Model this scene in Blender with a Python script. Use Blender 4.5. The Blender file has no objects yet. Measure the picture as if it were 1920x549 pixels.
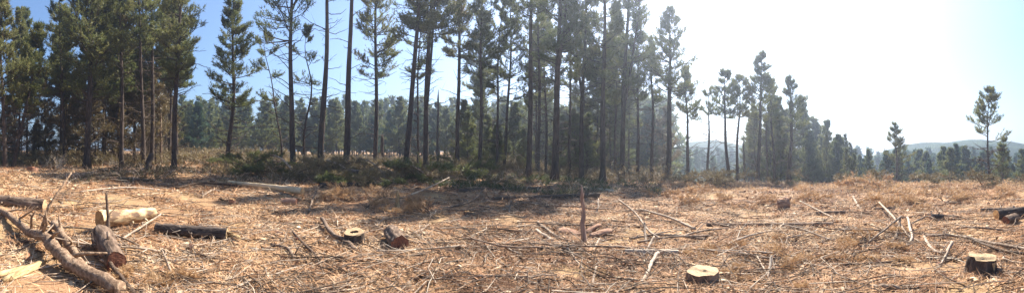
import bpy, math, random
import numpy as np
from mathutils import Vector, Matrix

# ------------------------------------------------------------------ camera, sky, sun, exposure
F, YH, EYE = 733.0, 300.0, 1.62            # pixels per radian of the panorama, horizon row, eye height
W0, H0 = 1920.0, 549.0
SUN_AZ, SUN_EL = math.radians(29.0), math.radians(44.0)

sc = bpy.context.scene
sc.render.engine = 'CYCLES'
sc.render.resolution_x, sc.render.resolution_y = 1024, 292
sc.cycles.use_denoising = True
sc.cycles.denoiser = 'OPENIMAGEDENOISE'
sc.cycles.denoising_input_passes = 'RGB_ALBEDO_NORMAL'
sc.cycles.denoising_prefilter = 'NONE'
sc.cycles.use_adaptive_sampling = False
sc.cycles.max_bounces = 6
sc.cycles.diffuse_bounces = 3
sc.cycles.transmission_bounces = 4
sc.cycles.volume_bounces = 0

cd = bpy.data.cameras.new('panorama_camera')
cam = bpy.data.objects.new('panorama_camera', cd)
sc.collection.objects.link(cam)
cam.location = (0, 0, EYE)
cam.rotation_euler = (math.pi / 2, 0, 0)
cd.type = 'PANO'
cd.panorama_type = 'CENTRAL_CYLINDRICAL'
cd.central_cylindrical_radius = 1.0
cd.central_cylindrical_range_u_min = -W0 / 2 / F
cd.central_cylindrical_range_u_max = W0 / 2 / F
cd.central_cylindrical_range_v_min = -(H0 - YH) / F
cd.central_cylindrical_range_v_max = YH / F
cd.clip_start, cd.clip_end = 0.05, 10000
sc.camera = cam

world = bpy.data.worlds.new('World')
sc.world = world
world.use_nodes = True
wn = world.node_tree
bgn = wn.nodes['Background']
sky = wn.nodes.new('ShaderNodeTexSky')
sky.sky_type = 'NISHITA'
sky.sun_disc = False
sky.sun_elevation = SUN_EL
sky.sun_rotation = SUN_AZ
sky.altitude = 900
sky.air_density = 1.2
sky.dust_density = 4.5
sky.ozone_density = 7.0
wn.links.new(sky.outputs[0], bgn.inputs[0])
bgn.inputs[1].default_value = 0.070

sl = bpy.data.lights.new('sun', 'SUN')
sl.energy = 5.0
sl.angle = math.radians(0.5)
sl.color = (1.0, 0.94, 0.85)
sun = bpy.data.objects.new('sun', sl)
sc.collection.objects.link(sun)
sunv = Vector((math.sin(SUN_AZ) * math.cos(SUN_EL), math.cos(SUN_AZ) * math.cos(SUN_EL), math.sin(SUN_EL)))
sun.rotation_euler = sunv.to_track_quat('Z', 'Y').to_euler()
sun.location = (0, 0, 60)

sc.view_settings.view_transform = 'Standard'
sc.view_settings.look = 'None'
sc.view_settings.gamma = 1.0
sc.view_settings.exposure = 1.72
HAZE_DENSITY, HAZE_G = 0.0020, 0.74

RNG = np.random.default_rng(11)
random.seed(5)
COL = sc.collection

# ------------------------------------------------------------------ numbers: noise, terrain, pixel to ground
def vnoise(x, y, seed=0):
    x = np.asarray(x, float); y = np.asarray(y, float)
    xi, yi = np.floor(x), np.floor(y)
    fx, fy = x - xi, y - yi
    fx, fy = fx * fx * (3 - 2 * fx), fy * fy * (3 - 2 * fy)
    def h(a, b):
        v = np.sin(a * 127.1 + b * 311.7 + seed * 74.7) * 43758.5453
        return v - np.floor(v)
    return (h(xi, yi) * (1 - fx) + h(xi + 1, yi) * fx) * (1 - fy) + (h(xi, yi + 1) * (1 - fx) + h(xi + 1, yi + 1) * fx) * fy - 0.5

def ss(t):
    t = np.clip(t, 0, 1)
    return t * t * (3 - 2 * t)

A_PX = [-900, -400, 0, 300, 500, 700, 900, 1100, 1300, 1600, 1920, 2320, 2900]
A_H = [0.35, 0.8, 1.15, 1.1, 1.0, 0.82, 0.55, 0.16, -0.02, -0.1, -0.1, 0.1, 0.35]
W_PX = [-900, -300, 0, 900, 1230, 1920, 2300, 2900]
W_V = [0.5, 0.1, 0, 0, 1, 1, 0.9, 0.5]

def terrain(x, y):
    x = np.asarray(x, float); y = np.asarray(y, float)
    r = np.hypot(x, y)
    px = 960 + np.arctan2(x, y) * F
    a = np.interp(px, A_PX, A_H)
    w = np.interp(px, W_PX, W_V)
    h = a * ss((r - 3) / 21)
    h = h + (1 - w) * (0.034 * np.clip(r - 24, 0, 32) + 0.03 * np.clip(r - 56, 0, 120))
    h = h + w * (-0.05 * np.clip(r - 26, 0, 9) - 0.15 * np.clip(r - 35, 0, 90))
    n = 0.16 * vnoise(x / 3.1, y / 3.1, 1) + 0.09 * vnoise(x / 1.1, y / 1.1, 2) + 0.045 * vnoise(x / 0.42, y / 0.42, 3)
    n = n + 0.5 * vnoise(x / 14, y / 14, 4) * ss((r - 26) / 30)
    return h + n * ss(r / 3)

def gp(px, py):
    """ground point seen at a pixel of the panorama"""
    th = (px - 960) / F
    r = np.concatenate([np.arange(2.5, 20, 0.02), np.arange(20, 70, 0.05)])
    x, y = r * math.sin(th), r * math.cos(th)
    z = EYE + (YH - py) / F * r
    hit = np.nonzero(z < terrain(x, y))[0]
    k = hit[0] if len(hit) else np.argmin(np.abs(r - 30))
    return np.array([x[k], y[k], float(terrain(x[k], y[k]))]), float(r[k])

def polar(px, r):
    th = (px - 960) / F
    return r * math.sin(th), r * math.cos(th)

# ------------------------------------------------------------------ mesh helpers
def norm(v):
    return v / np.maximum(np.linalg.norm(v, axis=-1, keepdims=True), 1e-9)

class MB:
    """collects vertices, faces and a per-vertex tint"""
    def __init__(self):
        self.v, self.f3, self.f4, self.t, self.n = [], [], [], [], 0
        self.ff = []
    def add(self, v, f3=None, f4=None, tint=0.5):
        v = np.asarray(v, float).reshape(-1, 3)
        if f3 is not None and len(f3): self.f3.append(np.asarray(f3).reshape(-1, 3) + self.n)
        if f4 is not None and len(f4): self.f4.append(np.asarray(f4).reshape(-1, 4) + self.n)
        self.v.append(v)
        self.t.append(np.broadcast_to(np.asarray(tint, float), (len(v),)))
        self.n += len(v)
    def tubes(self, paths, radii, k=5, tint=0.5, cap=True, rough=0.0, rng=RNG):
        """N tubes with the same number of points: paths (N,n,3), radii (N,n)"""
        paths = np.asarray(paths, float)
        if paths.ndim == 2: paths = paths[None]
        N, n, _ = paths.shape
        radii = np.broadcast_to(np.asarray(radii, float), (N, n))
        tan = np.empty_like(paths)
        tan[:, 1:-1] = paths[:, 2:] - paths[:, :-2]
        tan[:, 0] = paths[:, 1] - paths[:, 0]
        tan[:, -1] = paths[:, -1] - paths[:, -2]
        tan = norm(tan)
        mean = norm(paths[:, -1] - paths[:, 0] + 1e-6)
        ref = np.where(np.abs(mean[:, 2:3]) > 0.85, np.array([[1.0, 0, 0]]), np.array([[0, 0, 1.0]]))[:, None, :]
        u = norm(np.cross(tan, ref)); w = np.cross(tan, u)
        a = np.arange(k) * 2 * math.pi / k
        rr = radii[:, :, None] * np.ones(k)
        if rough: rr = rr * (1 + rough * (rng.random((N, n, k)) - 0.5) * 2)
        ring = paths[:, :, None, :] + rr[..., None] * (np.cos(a)[None, None, :, None] * u[:, :, None, :] + np.sin(a)[None, None, :, None] * w[:, :, None, :])
        idx = np.arange(N * n * k).reshape(N, n, k)
        i0, i1 = idx[:, :-1, :], idx[:, 1:, :]
        f4 = np.stack([i0, np.roll(i0, -1, 2), np.roll(i1, -1, 2), i1], -1).reshape(-1, 4)
        f3 = None
        if cap:
            c = []
            for e, order in ((0, -1), (n - 1, 1)):
                for j in range(1, k - 1):
                    tri = [idx[:, e, 0], idx[:, e, j], idx[:, e, j + 1]]
                    c.append(np.stack(tri[::order], -1))
            f3 = np.concatenate(c)
        t = np.asarray(tint, float)
        if t.ndim == 1: t = np.repeat(t, n * k)
        self.add(ring.reshape(-1, 3), f3, f4, t)
    def mesh(self, name, mat, smooth=False):
        me = bpy.data.meshes.new(name)
        v = np.concatenate(self.v)
        f3 = np.concatenate(self.f3) if self.f3 else np.zeros((0, 3), int)
        f4 = np.concatenate(self.f4) if self.f4 else np.zeros((0, 4), int)
        me.vertices.add(len(v)); me.vertices.foreach_set('co', v.astype(np.float32).ravel())
        loops = np.concatenate([f3.ravel(), f4.ravel()]).astype(np.int32)
        tot = np.concatenate([np.full(len(f3), 3), np.full(len(f4), 4)]).astype(np.int32)
        st = np.concatenate([[0], np.cumsum(tot)[:-1]]).astype(np.int32)
        me.loops.add(len(loops)); me.loops.foreach_set('vertex_index', loops)
        me.polygons.add(len(tot)); me.polygons.foreach_set('loop_start', st); me.polygons.foreach_set('loop_total', tot)
        me.update(calc_edges=True)
        if smooth: me.polygons.foreach_set('use_smooth', np.ones(len(tot), bool))
        at = me.attributes.new('tint', 'FLOAT', 'POINT')
        at.data.foreach_set('value', np.concatenate(self.t).astype(np.float32))
        for m in (mat if isinstance(mat, (list, tuple)) else [mat]): me.materials.append(m)
        return me
    def build(self, name, mat, parent=None, smooth=False):
        return link(name, self.mesh(name, mat, smooth), parent)

def link(name, data, parent=None):
    o = bpy.data.objects.new(name, data)
    COL.objects.link(o)
    if parent is not None: o.parent = parent
    return o

def tag(o, label=None, cat=None, group=None, kind=None):
    for k, v in (('label', label), ('category', cat), ('group', group), ('kind', kind)):
        if v: o[k] = v
    return o

def empty(name, loc, label, cat, group=None, rz=0.0):
    o = bpy.data.objects.new(name, None)
    o.empty_display_size = 0.2
    COL.objects.link(o)
    o.location = [float(c) for c in loc]
    o.rotation_euler = (0, 0, rz)
    return tag(o, label, cat, group)

# ------------------------------------------------------------------ materials
def mat(name):
    m = bpy.data.materials.new(name); m.use_nodes = True
    nt = m.node_tree; nt.nodes.clear()
    out = nt.nodes.new('ShaderNodeOutputMaterial')
    return m, nt, out

def nd(nt, t, **kw):
    n = nt.nodes.new(t)
    for k, v in kw.items():
        if k.startswith('i_'):
            key = k[2:]
            n.inputs[int(key) if key.isdigit() else key.replace('_', ' ')].default_value = v
        else: setattr(n, k, v)
    return n

def ramp(nt, stops, fac):
    n = nt.nodes.new('ShaderNodeValToRGB')
    e = n.color_ramp.elements
    while len(e) < len(stops): e.new(0.5)
    for el, (p, c) in zip(e, stops):
        el.position = p; el.color = (*c, 1)
    nt.links.new(fac, n.inputs[0])
    return n.outputs[0]

def coords(nt, scale=(1, 1, 1), kind='Object'):
    tc = nd(nt, 'ShaderNodeTexCoord'); mp = nd(nt, 'ShaderNodeMapping')
    mp.inputs['Scale'].default_value = scale
    nt.links.new(tc.outputs[kind], mp.inputs[0])
    return mp.outputs[0]

def noise(nt, vec, scale, detail=6, rough=0.6):
    n = nd(nt, 'ShaderNodeTexNoise', i_Scale=scale, i_Detail=detail, i_Roughness=rough)
    nt.links.new(vec, n.inputs['Vector'])
    return n.outputs['Fac']

def mathn(nt, op, a, b=None):
    n = nd(nt, 'ShaderNodeMath', operation=op)
    for i, q in enumerate((a, b)):
        if q is None: continue
        if isinstance(q, (int, float)): n.inputs[i].default_value = q
        else: nt.links.new(q, n.inputs[i])
    return n.outputs[0]

def mixc(nt, fac, a, b):
    n = nd(nt, 'ShaderNodeMix', data_type='RGBA')
    if isinstance(fac, (int, float)): n.inputs[0].default_value = fac
    else: nt.links.new(fac, n.inputs[0])
    for i, q in ((6, a), (7, b)):
        if isinstance(q, tuple): n.inputs[i].default_value = (*q, 1)
        else: nt.links.new(q, n.inputs[i])
    return n.outputs[2]

def attr(nt, name='tint'):
    return nd(nt, 'ShaderNodeAttribute', attribute_name=name).outputs['Fac']

def finish(nt, out, color, rough=0.85, bump=None, bstr=0.5, bdist=0.02, spec=0.25):
    b = nd(nt, 'ShaderNodeBsdfPrincipled')
    nt.links.new(color, b.inputs['Base Color'])
    b.inputs['Roughness'].default_value = rough
    b.inputs['Specular IOR Level'].default_value = spec
    if bump is not None:
        bn = nd(nt, 'ShaderNodeBump', i_Strength=bstr, i_Distance=bdist)
        nt.links.new(bump, bn.inputs['Height'])
        nt.links.new(bn.outputs[0], b.inputs['Normal'])
    nt.links.new(b.outputs[0], out.inputs[0])

def bark_mat(name, dark, mid, light, scale=9.0):
    m, nt, out = mat(name)
    v = coords(nt, (1, 1, 0.28))
    n1 = noise(nt, v, scale, 7, 0.65)
    n2 = noise(nt, coords(nt), 1.3, 3)
    f = mathn(nt, 'ADD', mathn(nt, 'MULTIPLY', n1, 0.75), mathn(nt, 'MULTIPLY', n2, 0.25))
    f = mathn(nt, 'ADD', f, mathn(nt, 'MULTIPLY', mathn(nt, 'SUBTRACT', attr(nt), 0.5), 0.35))
    finish(nt, out, ramp(nt, [(0.32, dark), (0.5, mid), (0.72, light)], f), 0.92, n1, 0.9, 0.03, 0.1)
    return m

def plain_mat(name, stops, scale=14.0, rough=0.85, stretch=(1, 1, 1), bstr=0.4, tintw=0.8, bdist=0.01, rand=0.25):
    """colour from the per-piece tint, grain noise and a little per-object variation"""
    m, nt, out = mat(name)
    n1 = noise(nt, coords(nt, stretch), scale, 6)
    oi = nd(nt, 'ShaderNodeObjectInfo').outputs['Random']
    f = mathn(nt, 'ADD', mathn(nt, 'MULTIPLY', mathn(nt, 'SUBTRACT', attr(nt), 0.5), tintw), n1)
    f = mathn(nt, 'ADD', f, mathn(nt, 'MULTIPLY', mathn(nt, 'SUBTRACT', oi, 0.5), rand))
    finish(nt, out, ramp(nt, stops, f), rough, n1, bstr, bdist, 0.15)
    return m

def leaf_mat(name, stops, transl=0.5, rand=0.3):
    m, nt, out = mat(name)
    oi = nd(nt, 'ShaderNodeObjectInfo').outputs['Random']
    f = mathn(nt, 'ADD', attr(nt), mathn(nt, 'MULTIPLY', mathn(nt, 'SUBTRACT', oi, 0.5), rand))
    c = ramp(nt, stops, f)
    d = nd(nt, 'ShaderNodeBsdfPrincipled', i_Roughness=0.55)
    d.inputs['Specular IOR Level'].default_value = 0.3
    nt.links.new(c, d.inputs['Base Color'])
    t = nd(nt, 'ShaderNodeBsdfTranslucent')
    nt.links.new(c, t.inputs[0])
    mx = nd(nt, 'ShaderNodeMixShader'); mx.inputs[0].default_value = transl
    nt.links.new(d.outputs[0], mx.inputs[1]); nt.links.new(t.outputs[0], mx.inputs[2])
    nt.links.new(mx.outputs[0], out.inputs[0])
    return m

def ring_mat(name, pale, dark, rim, freq=30.0):
    """sawn end grain: growth rings round the local z axis, drying cracks"""
    m, nt, out = mat(name)
    tc = nd(nt, 'ShaderNodeTexCoord').outputs['Object']
    sep = nd(nt, 'ShaderNodeSeparateXYZ'); nt.links.new(tc, sep.inputs[0])
    x, y = sep.outputs[0], sep.outputs[1]
    rr = mathn(nt, 'SQRT', mathn(nt, 'ADD', mathn(nt, 'MULTIPLY', x, x), mathn(nt, 'MULTIPLY', y, y)))
    wob = noise(nt, tc, 6.0, 3)
    ph = mathn(nt, 'ADD', mathn(nt, 'MULTIPLY', rr, freq), mathn(nt, 'MULTIPLY', wob, 6.0))
    ring = mathn(nt, 'SINE', mathn(nt, 'MULTIPLY', ph, 6.283))
    saw = noise(nt, coords(nt, (1, 12, 1)), 14.0, 4)
    f = mathn(nt, 'ADD', mathn(nt, 'MULTIPLY', ring, 0.22), saw)
    c = mixc(nt, f, dark, pale)
    st = ramp(nt, [(0.42, (0, 0, 0)), (0.62, (1, 1, 1))], noise(nt, tc, 9.0, 4))
    sm = nd(nt, 'ShaderNodeMath', operation='MULTIPLY'); nt.links.new(st, sm.inputs[0]); sm.inputs[1].default_value = 0.75
    c = mixc(nt, sm.outputs[0], c, rim)
    finish(nt, out, c, 0.8, f, 0.5, 0.006, 0.2)
    return m

M = {}
M['bark'] = bark_mat('pine_bark', (0.022, 0.016, 0.013), (0.062, 0.046, 0.037), (0.135, 0.10, 0.078))
M['bark_log'] = bark_mat('log_bark', (0.035, 0.024, 0.018), (0.165, 0.112, 0.078), (0.36, 0.27, 0.20), 13.0)
M['stake'] = plain_mat('splintered_stake_wood', [(0.25, (0.10, 0.06, 0.045)), (0.5, (0.28, 0.185, 0.14)), (0.75, (0.46, 0.34, 0.27))], 22.0, 0.9, (1, 1, 0.12), 1.0, 0.5, 0.02)
M['bark_black'] = bark_mat('charred_dark_bark', (0.016, 0.013, 0.011), (0.075, 0.056, 0.045), (0.21, 0.16, 0.125), 14.0)
M['bark_bough'] = plain_mat('flaking_bough_bark', [(0.28, (0.035, 0.022, 0.015)), (0.45, (0.14, 0.088, 0.055)), (0.6, (0.25, 0.165, 0.105)), (0.8, (0.38, 0.28, 0.19))], 17.0, 0.9, (1, 1, 1), 1.0, 0.3, 0.03)
M['debarked'] = plain_mat('peeled_log_wood', [(0.30, (0.13, 0.08, 0.05)), (0.37, (0.33, 0.21, 0.11)), (0.45, (0.48, 0.36, 0.21)), (0.66, (0.56, 0.46, 0.31))], 6.5, 0.75, (1, 1, 0.5), 0.7, 0.8, 0.02)
M['redwood'] = plain_mat('red_brown_rotten_wood', [(0.25, (0.08, 0.036, 0.024)), (0.5, (0.25, 0.135, 0.085)), (0.75, (0.42, 0.27, 0.18))], 16.0, 0.9, (1, 1, 0.2), 0.9, 0.8, 0.02)
M['split'] = plain_mat('fresh_split_wood', [(0.36, (0.16, 0.095, 0.045)), (0.48, (0.34, 0.23, 0.11)), (0.70, (0.48, 0.36, 0.20))], 26.0, 0.8, (1, 1, 0.12), 0.9, 0.8, 0.02)
M['end_pale'] = ring_mat('pale_cut_end', (0.47, 0.345, 0.20), (0.31, 0.205, 0.105), (0.24, 0.15, 0.08))
M['end_orange'] = ring_mat('orange_cut_end', (0.58, 0.36, 0.15), (0.36, 0.19, 0.07), (0.24, 0.11, 0.05))
M['end_yellow'] = ring_mat('yellow_cut_end', (0.56, 0.42, 0.19), (0.40, 0.27, 0.10), (0.30, 0.18, 0.07))
M['end_red'] = ring_mat('red_brown_cut_end', (0.30, 0.135, 0.075), (0.14, 0.055, 0.035), (0.08, 0.032, 0.024))
M['stick'] = plain_mat('weathered_stick', [(0.1, (0.045, 0.031, 0.022)), (0.42, (0.17, 0.12, 0.082)), (0.62, (0.34, 0.26, 0.19)), (0.9, (0.54, 0.45, 0.34))], 10.0, 0.85, (1, 1, 1), 0.4, 0.9, 0.005, 0.35)
M['stick_dark'] = plain_mat('barky_branch', [(0.2, (0.03, 0.02, 0.014)), (0.5, (0.12, 0.08, 0.055)), (0.85, (0.29, 0.21, 0.15))], 22.0, 0.9, (1, 1, 1), 0.7, 0.5, 0.01)
M['needle_litter'] = plain_mat('dry_needle_litter', [(0.05, (0.15, 0.074, 0.038)), (0.35, (0.39, 0.21, 0.105)), (0.6, (0.54, 0.33, 0.178)), (0.95, (0.64, 0.475, 0.30))], 0.9, 0.8, (1, 1, 1), 0.0, 1.0)
M['chip'] = plain_mat('bark_and_wood_chips', [(0.05, (0.05, 0.025, 0.018)), (0.35, (0.19, 0.085, 0.045)), (0.6, (0.36, 0.22, 0.12)), (0.95, (0.66, 0.54, 0.36))], 6.0, 0.85, (1, 1, 1), 0.3, 1.0)
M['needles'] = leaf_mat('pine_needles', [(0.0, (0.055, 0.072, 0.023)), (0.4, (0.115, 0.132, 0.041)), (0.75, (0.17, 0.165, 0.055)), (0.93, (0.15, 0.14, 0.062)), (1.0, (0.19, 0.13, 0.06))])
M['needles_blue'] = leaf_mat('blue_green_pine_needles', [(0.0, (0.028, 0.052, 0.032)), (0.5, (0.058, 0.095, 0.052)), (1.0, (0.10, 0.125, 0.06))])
M['needles_dry'] = leaf_mat('dead_pine_needles', [(0.0, (0.20, 0.105, 0.05)), (0.4, (0.42, 0.25, 0.12)), (0.75, (0.54, 0.36, 0.19)), (1.0, (0.60, 0.46, 0.28))], 0.25)
M['needles_fade'] = leaf_mat('fading_slash_needles', [(0.0, (0.075, 0.062, 0.032)), (0.5, (0.19, 0.145, 0.065)), (1.0, (0.34, 0.245, 0.12))], 0.25)

def ground_mat():
    m, nt, out = mat('pine_litter_ground')
    v = coords(nt)
    big = noise(nt, v, 0.35, 4, 0.55)
    med = noise(nt, v, 2.4, 6, 0.7)
    fine = noise(nt, coords(nt, (1, 1, 1)), 24.0, 6, 0.75)
    straw1 = noise(nt, coords(nt, (6, 60, 6)), 1.6, 4, 0.7)
    straw2 = noise(nt, coords(nt, (60, 7, 6)), 1.6, 4, 0.7)
    straw = mathn(nt, 'MULTIPLY', mathn(nt, 'ADD', straw1, straw2), 0.5)
    f = mathn(nt, 'ADD', mathn(nt, 'MULTIPLY', fine, 0.45), mathn(nt, 'MULTIPLY', straw, 0.55))
    tan = ramp(nt, [(0.30, (0.09, 0.052, 0.03)), (0.44, (0.27, 0.17, 0.085)), (0.56, (0.40, 0.27, 0.14)), (0.72, (0.56, 0.42, 0.25))], f)
    red = ramp(nt, [(0.30, (0.09, 0.045, 0.028)), (0.46, (0.26, 0.14, 0.075)), (0.6, (0.38, 0.23, 0.125)), (0.76, (0.52, 0.37, 0.22))], f)
    c = mixc(nt, ramp(nt, [(0.4, (0, 0, 0)), (0.62, (1, 1, 1))], big), tan, red)
    dk = ramp(nt, [(0.25, (1, 1, 1)), (0.36, (0, 0, 0))], med)
    c = mixc(nt, dk, c, (0.13, 0.075, 0.045))
    h = mathn(nt, 'ADD', f, med)
    finish(nt, out, c, 0.95, h, 0.8, 0.05, 0.1)
    return m
M['ground'] = ground_mat()

def hill_mat():
    m, nt, out = mat('wooded_hill')
    v = coords(nt)
    n1 = noise(nt, v, 0.09, 6, 0.7)
    n2 = noise(nt, v, 0.012, 3)
    c = ramp(nt, [(0.35, (0.02, 0.035, 0.018)), (0.65, (0.06, 0.085, 0.04))], n1)
    clear = ramp(nt, [(0.56, (0, 0, 0)), (0.62, (1, 1, 1))], n2)
    c = mixc(nt, clear, c, (0.26, 0.22, 0.13))
    finish(nt, out, c, 0.95, n1, 1.0, 3.0, 0.05)
    return m
M['hill'] = hill_mat()

# ------------------------------------------------------------------ the setting: ground, hills
def build_ground():
    r = np.concatenate([np.linspace(0.0, 2.4, 7), np.geomspace(2.6, 40, 190), np.geomspace(41, 200, 44), np.geomspace(215, 4000, 26)])
    fr = np.radians(np.linspace(-85, 85, 380)); bk = np.radians(np.linspace(85, 275, 60))[1:-1]
    th = np.concatenate([fr, bk])
    R, T = np.meshgrid(r, th, indexing='ij')
    x, y = R * np.sin(T), R * np.cos(T)
    z = terrain(x, y)
    n, k = len(r), len(th)
    idx = np.arange(n * k).reshape(n, k)
    j = np.roll(idx, -1, 1)
    f4 = np.stack([idx[:-1], idx[1:], j[1:], j[:-1]], -1).reshape(-1, 4)
    mb = MB(); mb.add(np.stack([x, y, z], -1).reshape(-1, 3), None, f4[:, ::-1])
    g = mb.build('ground', M['ground'], None, True)
    tag(g, 'clear-felled forest ground covered in dry orange-brown pine litter', kind='structure')
build_ground()

def build_hill(name, r0, pts, depth, label):
    """a low wooded ridge: pts give its skyline as (panorama column, row)"""
    px = np.linspace(pts[0][0], pts[-1][0], 220)
    row = np.interp(px, [p[0] for p in pts], [p[1] for p in pts])
    th = (px - 960) / F
    prof = EYE + (YH - row) / F * r0 + 12 * 0
    us = np.linspace(-1, 1, 25)
    v = []
    for u in us:
        s = 1 - u * u * (0.6 + 0.4 * u * u)
        rr = r0 + u * depth
        x, y = rr * np.sin(th), rr * np.cos(th)
        z = -14.5 + (prof + 14.5) * s + 1.6 * vnoise(x / 6.0, y / 6.0, 9) * s + 4 * vnoise(x / 40, y / 40, 10) * s
        v.append(np.stack([x, y, z], -1))
    v = np.array(v); n, k = v.shape[:2]
    idx = np.arange(n * k).reshape(n, k)
    f4 = np.stack([idx[:-1, :-1], idx[:-1, 1:], idx[1:, 1:], idx[1:, :-1]], -1).reshape(-1, 4)
    mb = MB(); mb.add(v.reshape(-1, 3), None, f4[:, ::-1])
    o = mb.build(name, M['hill'], None, True)
    tag(o, label, kind='structure')
build_hill('hill', 205, [(1120, 318), (1200, 296), (1260, 277), (1300, 267), (1345, 263), (1400, 268), (1470, 281), (1560, 300), (1620, 312)], 36, 'blue hazy wooded hill beyond the pine stand')
build_hill('hill', 215, [(1560, 322), (1640, 292), (1700, 276), (1760, 268), (1840, 263), (1900, 264), (1960, 268), (2060, 284), (2300, 312)], 40, 'pale blue wooded ridge with cleared patches at the far right')

# ------------------------------------------------------------------ pines
def tufts(mb, P, D, M_, ln, wd, rng, tint, spread=0.65):
    """needle brushes: M_ narrow blades round each shoot at P pointing along D"""
    N = len(P)
    d = norm(D[:, None, :] * 0.75 + rng.normal(0, spread, (N, M_, 3)))
    L = ln * rng.uniform(0.65, 1.2, (N, M_, 1))
    b = P[:, None, :] + D[:, None, :] * rng.uniform(-0.6, 0.5, (N, M_, 1)) * ln
    side = norm(np.cross(d, rng.normal(0, 1, (N, M_, 3)))) * wd * 0.5
    v = np.stack([b - side, b + side, b + d * L], 2).reshape(-1, 3)
    t = np.repeat(np.broadcast_to(tint, (N,)), M_ * 3)
    mb.add(v, np.arange(len(v)).reshape(-1, 3), None, t)

def limb_paths(base, az, L, e0, e1, n, rng, wob=0.05):
    s = np.linspace(0, 1, n - 1)
    el = e0[:, None] + (e1 - e0)[:, None] * s
    d = np.stack([np.cos(el) * np.cos(az)[:, None], np.cos(el) * np.sin(az)[:, None], np.sin(el)], -1)
    step = d * (L / (n - 1))[:, None, None]
    step = step + rng.normal(0, wob, step.shape) * (L / (n - 1))[:, None, None]
    return np.concatenate([base[:, None, :], base[:, None, :] + np.cumsum(step, 1)], 1)

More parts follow.
